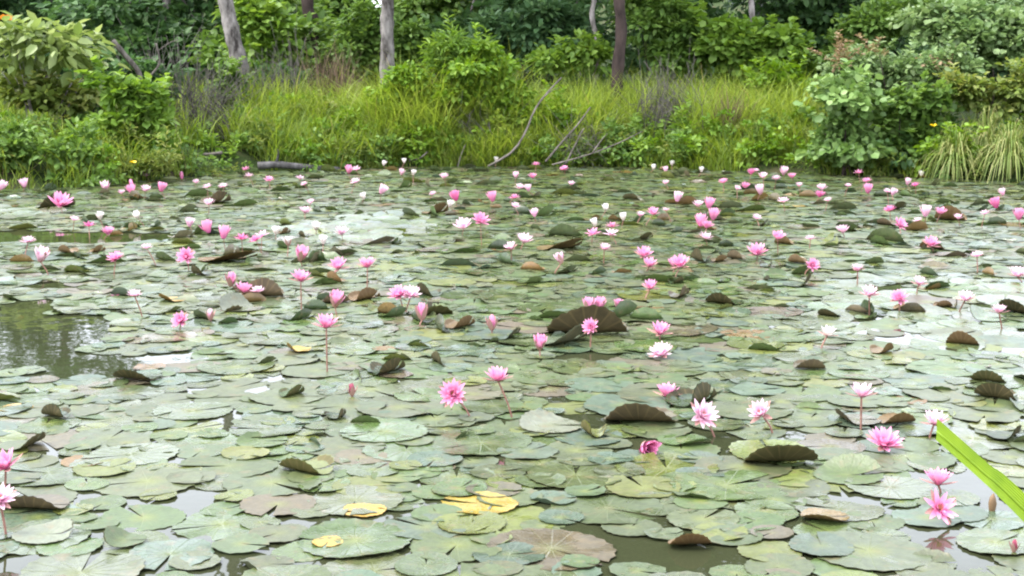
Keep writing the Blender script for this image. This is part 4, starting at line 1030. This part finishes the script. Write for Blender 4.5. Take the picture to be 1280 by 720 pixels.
# special pads: px, py, width px, colour, state, bend deg, direction (deg, 270 = toward the pond's near side), label
SPECIAL = [
 (600, 632, 95, 'yellow', 'flat', 0, 0, 'bright yellow-orange dying pad beside the shining water gap'),
 (590, 657, 90, 'yellow-green', 'flat', 0, 0, 'yellowed pad overlapping below the bright orange one'),
 (410, 680, 40, 'yellow', 'flat', 0, 0, 'small torn yellow pad with a black curled rim'),
 (455, 640, 55, 'yellow', 'flat', 0, 0, 'pale yellow pad edge by the shining water gap'),
 (372, 440, 28, 'yellow', 'curl', 60, 250, 'small orange-yellow pad beside the longest flower stalk'),
 (480, 437, 30, 'golden brown', 'flat', 0, 0, 'tan faded pad in front of the twin curled pads'),
 (1000, 258, 20, 'yellow', 'flat', 0, 0, 'bright yellow pad out from the weeds'),
 (215, 377, 30, 'yellow', 'curl', 50, 260, 'yellowing curled pad past the open pool'),
 (1030, 650, 50, 'golden brown', 'curl', 35, 200, 'crumpled golden brown pad scrap lying on green pads'),
 (862, 684, 44, 'golden brown', 'curl', 70, 240, 'rotting golden pad in the dark water gap'),
 (900, 668, 70, 'yellow-green', 'flat', 0, 0, 'yellow-rimmed pad behind the rotting golden one'),
 (20, 512, 45, 'yellow', 'flat', 0, 0, 'yellow and white faded pad by the small brown upright pad'),
 (735, 418, 95, 'mauve-brown', 'curl', 85, 268, 'largest brown curled pad raised like a mound behind the round bloom'),
 (705, 430, 60, 'pale grey-green', 'curl', 55, 275, 'pale folded pad with a dark hollow in front of the brown mound'),
 (800, 528, 85, 'mauve-brown', 'curl', 80, 262, 'dark rolled pad with a golden lip beside the palest bloom'),
 (868, 505, 60, 'dark green', 'curl', 105, 285, 'dark raised pad right behind the palest bloom'),
 (740, 545, 38, 'yellow-green', 'curl', 95, 240, 'upright folded yellow-green pad by the dark water'),
 (688, 535, 66, 'pale grey-green', 'curl', 38, 95, 'pale tilted pad standing up behind the dark water'),
 (975, 580, 85, 'grey-green', 'curl', 70, 272, 'wide pad folded in half like a tent'),
 (1060, 598, 70, 'green', 'curl', 45, 120, 'smooth green pad with one side lifted'),
 (45, 635, 70, 'mauve-brown', 'curl', 75, 300, 'brown-tinged folded pad beneath the pool edge blooms'),
 (55, 672, 62, 'pale grey-green', 'curl', 40, 80, 'grey pad tipped upright in shining water'),
 (30, 560, 50, 'grey-green', 'curl', 60, 300, 'tipped pad with red-brown edge beside the upper pool edge bloom'),
 (155, 680, 45, 'green', 'curl', 50, 130, 'small tented pad over shining water'),
 (70, 523, 34, 'dark green', 'curl', 100, 265, 'small dark brown pad standing upright among pale pads'),
 (172, 475, 50, 'dark green', 'curl', 60, 300, 'dark-edged lifted pad beside the open pool'),
 (485, 467, 42, 'dark green', 'curl', 85, 280, 'brown-backed pad folded over behind the tiny red bud'),
 (365, 496, 30, 'green', 'curl', 80, 270, 'small cupped green pad behind the flat pale pads'),
 (420, 524, 26, 'dark green', 'curl', 90, 290, 'small dark upturned pad near the shining gap'),
 (385, 590, 60, 'yellow-green', 'curl', 80, 275, 'pad with bright green centre and dark rolled rim'),
 (1012, 462, 34, 'mauve-brown', 'curl', 85, 310, 'brown-backed pad corner lifted behind flat pads'),
 (1245, 500, 44, 'dark green', 'curl', 80, 275, 'dark pad rolled up near the glaring pads'),
 (1235, 478, 38, 'green', 'curl', 70, 200, 'green cupped pad tilted near the glaring pads'),
 (1258, 548, 40, 'dark green', 'curl', 70, 290, 'black curled pad beside the lime grass blade'),
 (1120, 530, 40, 'golden brown', 'curl', 80, 250, 'brown withered pad between the two tallest pale blooms'),
 (1070, 528, 50, 'mauve-brown', 'curl', 60, 250, 'withered brown-edged pad at the foot of the straight stalk'),
 (330, 372, 44, 'mauve-brown', 'curl', 105, 300, 'tall curled brown pad standing like a shell'),
 (300, 388, 46, 'pale grey-green', 'curl', 60, 85, 'upright pale pad beside the tall curled brown one'),
 (455, 375, 36, 'golden brown', 'curl', 100, 262, 'brown curled pad, larger of the twin curled pads'),
 (420, 380, 30, 'mauve-brown', 'curl', 95, 250, 'brown curled pad behind a pink cup bloom'),
 (535, 370, 32, 'dark green', 'curl', 80, 270, 'dark curled pad beside the touching pair of blooms'),
 (575, 410, 36, 'golden brown', 'curl', 90, 280, 'golden-brown curled pad out past the touching pair'),
 (905, 380, 40, 'dark green', 'curl', 70, 270, 'dark lifted pad rim before the row of brown pads'),
 (850, 372, 28, 'mauve-brown', 'curl', 100, 290, 'maroon upright pad before the row of brown pads'),
 (875, 328, 30, 'dark green', 'curl', 95, 262, 'dark green upright pad at the end of the row'),
 (900, 328, 18, 'golden brown', 'curl', 95, 262, 'narrow tan upright pad in the row'), (920, 325, 22, 'mauve-brown', 'curl', 100, 250, 'reddish-brown upright pad in the row'),
 (960, 334, 22, 'dark green', 'curl', 95, 290, 'pointed brown pad in the row'), (997, 330, 22, 'golden brown', 'curl', 100, 262, 'upright brown pad beside the round pink bloom'),
 (1000, 358, 36, 'dark green', 'curl', 70, 280, 'dark-rimmed pad before the upright brown one'),
 (1130, 388, 24, 'golden brown', 'curl', 100, 265, 'golden-brown upright pad on the glaring pads under a bloom'),
 (1178, 385, 20, 'golden brown', 'curl', 105, 240, 'pointed brown pad on the glaring pads, one of two'), (1192, 385, 20, 'mauve-brown', 'curl', 105, 300, 'second pointed brown pad on the glaring pads'),
 (1103, 442, 30, 'golden brown', 'curl', 85, 265, 'low brown curled pad in front of the glare'), (1203, 432, 34, 'golden brown', 'curl', 85, 290, 'golden curled pad with dark rim in front of the glare'),
 (1270, 392, 40, 'dark green', 'curl', 60, 250, 'dark-edged lifted pad past the glare'), (1036, 396, 24, 'dark green', 'curl', 70, 270, 'small dark-rimmed pad at the edge of the glare'),
 (250, 345, 26, 'dark green', 'curl', 80, 270, 'dark green cupped pad off the open water strip'), (85, 317, 24, 'golden brown', 'curl', 95, 280, 'brown upright pad beside the open water strip'),
 (122, 316, 18, 'golden brown', 'curl', 95, 260, 'small brown crumpled pad beside the open water strip'), (285, 326, 60, 'golden brown', 'curl', 30, 270, 'long tan flattened pad past the open water strip'),
 (355, 293, 16, 'golden brown', 'curl', 95, 265, 'tiny brown upright pad before the glitter'), (379, 297, 14, 'dark green', 'curl', 95, 265, 'tiny dark upright pad before the glitter'),
 (70, 260, 40, 'dark green', 'curl', 80, 262, 'dark brown raised pad under a bloom off the low herbs'), (270, 254, 34, 'mauve-brown', 'curl', 85, 270, 'maroon raised pads off the twiggy brush'),
 (545, 267, 30, 'golden brown', 'curl', 75, 275, 'brown curled pad beside the glitter'), (845, 355, 20, 'dark green', 'curl', 80, 270, 'small dark pad tip before a pink bloom'),
 (1120, 262, 24, 'dark green', 'curl', 70, 270, 'dark lifted pad off the round-leaved bush'), (1188, 276, 34, 'golden brown', 'curl', 80, 268, 'wide brown raised pad off the drooping tufts'),
 (1110, 282, 26, 'mauve-brown', 'curl', 85, 270, 'maroon raised pad under a pink bloom'), (1165, 312, 26, 'golden brown', 'curl', 70, 270, 'brown raised pad under the lone far bloom'),
 (980, 306, 22, 'golden brown', 'curl', 90, 270, 'tan upright pad beneath a pink bloom'), (800, 300, 30, 'dark green', 'curl', 70, 270, 'dark lifted pad by the white blooms'), (700, 312, 50, 'golden brown', 'curl', 40, 270, 'long brown flattened pad by the white blooms'),
 (790, 250, 20, 'dark green', 'curl', 80, 270, 'small dark pad off the dead sticks'), (1232, 400, 40, 'green', 'curl', 50, 200, 'tilted green pad by the glare')]
SPW = []
for px, py, w, tn, stt, bend, dr, lb in SPECIAL:
    c = at_z(px, py); r = max(.05, w * (c.y * CP + EYE * SP) / F * .5)
    SPW.append((c, r, tn, stt, bend, dr, lb, w))

def pad_object(c, r, tn, curl, r3_, label, group, lift, tl, heart):
    V, T, Q, disc, col, mi = pad_geo(r, 44, 4, r3_, curl, r3_.uniform(.001, .005), jit(TINTS[tn], r3_, .12), heart, True, tl, 0, 0 if curl else r3_.uniform(0, 6.28), r3_.uniform(.0, .004))
    me = mesh_np('lily_pad', V, [T, Q], [G['pad'], G['under']], mat_idx=mi, uv=disc, col=col)
    o = link('lily_pad', me, None, (c.x, c.y, lift)); tag(o, label, 'lily pad', group)
    return o
n_special = 0
for c, r, tn, stt, bend, dr, lb, w_px in SPW:
    r4 = random.Random(int(c.x * 1000) + int(c.y * 77))
    if stt == 'flat':
        pad_object(c, r, tn, None, r4, lb, 'lily pads of the near carpet', .0075, (r4.gauss(0, .006), r4.gauss(0, .006)), .15)
    else:
        d = math.radians(dr)
        big = w_px > 80
        if not big: d += r4.choice([-1, 1]) * math.radians(r4.uniform(25, 62))
        curl = [(d, r4.uniform(-.1, .1) if big else r4.uniform(-.1, .3), math.radians(bend * (.75 if big else .95)))]
        if bend > 75: curl.append((d + math.pi + r4.uniform(-.5, .5), r4.uniform(.2, .5), math.radians(bend * .45)))
        pad_object(c, r * (1.08 if big else 1.2), tn, curl, r4, lb, 'lily pads of the near carpet', .013, (r4.gauss(0, .01), r4.gauss(0, .01)), .3)
    n_special += 1

# the largest ordinary pads in view stand as things, the rest are one carpet
view = []
for i, (x, y, r) in enumerate(pads):
    px, py = to_px((x, y, 0))
    rp = r * F / (y * CP + EYE * SP)
    if -rp * .6 < px < 1280 + rp * .6 and py < 720 + rp * .2:
        vis = rp * min(1, max(0, (720 - py) / rp + .5))
        view.append((rp, i))
view.sort(reverse=True)
N_THINGS = 300 - n_special
as_thing = {i for _, i in view[:N_THINGS]}
lab_marks = [(B_, lb) for (B_, px_, py_), lb in [(nf, None) for nf in NEAR_FLOWERS]]
MARKS = [(at_z(*(bs or (px, py))), ph) for (px, py, w, s_, sh, tl, bs, lb), ph in zip(NB[:22], [
    'next to the sideways pink bloom', 'around the high half open bloom', 'by the tall narrow bloom', 'before the round bloom on the brown mound', 'behind the paler low bloom', 'beside the pale low bloom past the mound',
    'by the lone half open bloom', 'under the palest many-petalled bloom', 'around the flat-lying magenta bloom', 'by the side-on pale bloom', 'by the tall straight-stalked bloom', 'around the largest crowded bloom',
    'behind the grass blade tip', 'behind the star shaped bloom', 'beside the star shaped bloom', 'by the upper pool edge bloom', 'by the lower pool edge bloom', 'near the tiny red bud', 'near the dark red bud by open water',
    'around the tall lone bud', 'at the foot of the longest stalk', 'by the bloom past the open pool'])]
MARKS += [(at_z(px, py), ph) for px, py, ph in [(600, 645, 'beside the bright yellow-orange pad'), (410, 680, 'by the small torn yellow pad'), (860, 690, 'by the rotting golden pad'), (1030, 650, 'by the crumpled golden scrap'),
    (1225, 610, 'at the edge of the shining open water'), (60, 430, 'at the edge of the wide open pool'), (110, 670, 'round the tipped grey pad'), (300, 640, 'in the pale carpet off the tipped grey pad'), (240, 580, 'in the pale carpet behind the tented pad'),
    (300, 700, 'in the pale carpet before the torn yellow pad'), (700, 640, 'in the green carpet past the orange pad'), (720, 700, 'in the green carpet before the rotting golden pad'), (500, 560, 'in the carpet behind the yellowing pads'), (975, 600, 'by the tent-folded pad'),
    (1100, 690, 'in the carpet before the crumpled scrap'), (180, 520, 'in the carpet by the small dark upright pad'), (1150, 460, 'in front of the glaring pads')]]
GROUND_V, GT, GQ, GD, GC, off = [], [], [], [], [], 0
for i, (x, y, r) in enumerate(pads):
    r4 = random.Random(i * 31 + 5)
    tn = pick_tint(r4, None); lift = r4.uniform(.001, .009); tl = (r4.gauss(0, .007), r4.gauss(0, .007)); heart = r4.choice([.2, .5, .8, 1.0])
    curl = None; u = r4.random(); wet_seed = None
    if sparse(x, y) and r4.random() < .75:            # wet pads given an added tilt toward the camera to catch sky glare
        tl = (r4.uniform(.035, .10) if y < 11 else r4.uniform(.07, .15), r4.gauss(0, .03)); wet_seed = True; u = 1
    if i in as_thing: u *= 2.6
    if u < .07: curl = [(r4.uniform(0, 6.28), r4.uniform(.45, .8), math.radians(r4.uniform(30, 95)))]
    elif u < .11: curl = [(r4.uniform(3.6, 5.8), r4.uniform(.2, .6), math.radians(r4.uniform(40, 90)))]
    if i in as_thing:
        P = Vector((x, y, 0))
        ph = min(MARKS, key=lambda q: (q[0] - P).length)[1]
        hrt = 'yellow-hearted ' if heart >= .8 else ''
        sz = 'very broad' if r > .185 else 'broad' if r > .155 else ('small' if r < .11 else 'medium')
        st = 'with rolled edge' if curl else 'lying flat'
        if len(f'{sz} {hrt}{tn} lily pad {st} {ph}'.split()) > 16: sz, hrt = sz.split()[-1], ''
        if len(f'{sz} {tn} lily pad {st} {ph}'.split()) > 16: st = 'rolled' if curl else 'flat'
        pad_object(P, r, tn, curl, r4, f'{sz} {hrt}{tn} lily pad {st} {ph}', 'lily pads of the near carpet', lift, tl, heart)
    else:
        lo = y > 9
        V, T, Q, disc, col, mi = pad_geo(r, 18 if lo else 26, 2 if lo and not curl else 3, r4, curl, r4.uniform(.001, .006), jit(TINTS[tn], r4, .14), heart, False, tl, lift, 0 if curl else r4.uniform(0, 6.28), r4.uniform(.0, .005))
        if wet_seed: disc[:, 2] = (np.floor(disc[:, 2]) + .97) / 7.31
        V = V + np.array([x, y, 0]); GROUND_V.append(V); GT.append(T + off); GQ.append(Q + off); GD.append(disc); GC.append(col); off += len(V)
for B_, px_, py_ in NEAR_FLOWERS:
    r4 = random.Random(int(px_ * 13 + py_ * 7))
    if py_ > 395 or r4.random() > .55: continue
    for q in range(r4.choice([1, 1, 2])):
        d_ = math.radians(r4.uniform(190, 350)); x = B_.x + r4.gauss(0, .14); y = B_.y + r4.gauss(0, .14)
        tn = r4.choice(['golden brown', 'mauve-brown', 'dark green', 'dark green', 'green'])
        V, T, Q, disc, col, mi = pad_geo(r4.uniform(.06, .12), 20, 4, r4, [(d_, r4.uniform(-.1, .3), math.radians(r4.uniform(60, 115)))], .008, jit(TINTS[tn], r4, .3), .1, False, (0, 0), .008, 0, .004)
        V = V + np.array([x, y, 0]); GROUND_V.append(V); GT.append(T + off); GQ.append(Q + off); GD.append(disc); GC.append(col); off += len(V)
me = mesh_np('lily_pads', np.concatenate(GROUND_V), [np.concatenate(GT), np.concatenate(GQ)], [G['pad']], uv=np.concatenate(GD), col=np.concatenate(GC))
tag(link('lily_pads', me), 'carpet of grey-green lily pads covering the far pond', 'lily pads', kind='stuff')
print('PADS', len(pads), 'things', len(as_thing) + n_special)

# ------------------------------------------------------------------ lime grass blade of the near bank
pts = [(1.48, 1.86, gz(1.48, 1.86) - .03), (1.36, 1.90, .22), (1.08, 1.95, .525)]
tip = at_y(1171, 538, 2.0); ex = at_y(1284, 640, 1.98)
path = smooth_path([Vector(p) for p in pts] + [ex, (ex + tip) * .5 + Vector((0, 0, .001)), tip], 26)
Vb, Qb, Tb = [], [], []
root = thing('reed', 'lime green broad grass blade with cut tip leaning over the water', 'reed', tuple(path[0]))
view_n = Vector((0, -1, .35)).normalized()
for i, p in enumerate(path):
    t = (path[min(i + 1, 25)] - path[max(i - 1, 0)]).normalized(); s = t.cross(view_n).normalized(); nn = s.cross(t).normalized()
    w = .0165 * (.75 + .25 * math.sin(math.pi * min(1, i / 20)))
    sk = [-.006, -.004, 0, .006, .012] if i == 25 else [0] * 5        # ragged, slanting cut end
    for k, q in enumerate((-1, -.5, 0, .5, 1)):
        Vb.append(p + s * (q * w) + nn * (.35 * w * q * q) + t * sk[k] - path[0]); Tb.append(q)
for i in range(25):
    for k in range(4): Qb.append((i * 5 + k, i * 5 + k + 1, (i + 1) * 5 + k + 1, (i + 1) * 5 + k))
mb, n, out = new_mat('lime_blade')
tc = N(n, 'ShaderNodeTexCoord'); nz = N(n, 'ShaderNodeTexNoise', Scale=30, Detail=4); n.links.new(tc.outputs['Object'], nz.inputs['Vector'])
r = ramp(n, [(.3, (.19, .32, .012)), (.7, (.29, .43, .02))]); n.links.new(nz.outputs[0], r.inputs[0])
p = N(n, 'ShaderNodeBsdfPrincipled', Roughness=.45); tr = N(n, 'ShaderNodeBsdfTranslucent'); mx = N(n, 'ShaderNodeMixShader', Fac=.35)
ab_ = N(n, 'ShaderNodeAttribute', _attribute_name='tint')
mv = N(n, 'ShaderNodeMath', _operation='MULTIPLY'); mv.inputs[1].default_value = 34; n.links.new(ab_.outputs['Fac'], mv.inputs[0])
sv = N(n, 'ShaderNodeMath', _operation='SINE'); n.links.new(mv.outputs[0], sv.inputs[0])
mr = N(n, 'ShaderNodeMapRange'); mr.inputs['From Min'].default_value = -1; mr.inputs['To Min'].default_value = .78; mr.inputs['To Max'].default_value = 1.08; n.links.new(sv.outputs[0], mr.inputs[0])
sc2 = N(n, 'ShaderNodeVectorMath', _operation='SCALE'); n.links.new(r.outputs[0], sc2.inputs[0]); n.links.new(mr.outputs[0], sc2.inputs['Scale'])
bb = N(n, 'ShaderNodeBump', Strength=.5, Distance=.001); n.links.new(sv.outputs[0], bb.inputs['Height']); n.links.new(bb.outputs[0], p.inputs['Normal'])
n.links.new(sc2.outputs[0], p.inputs['Base Color']); n.links.new(sc2.outputs[0], tr.inputs['Color'])
n.links.new(p.outputs[0], mx.inputs[1]); n.links.new(tr.outputs[0], mx.inputs[2]); n.links.new(mx.outputs[0], out.inputs[0])
link('blade', mesh_np('blade', np.array([tuple(v) for v in Vb]), [np.array(Qb)], [mb], tint=np.array(Tb)), root)
V, Q, T = tube([p - path[0] for p in path], [.0022] * 26, 5, 0); V[:, 2] -= .0015
link('midrib', mesh_np('midrib', V, [Q, T], [mb]), root)
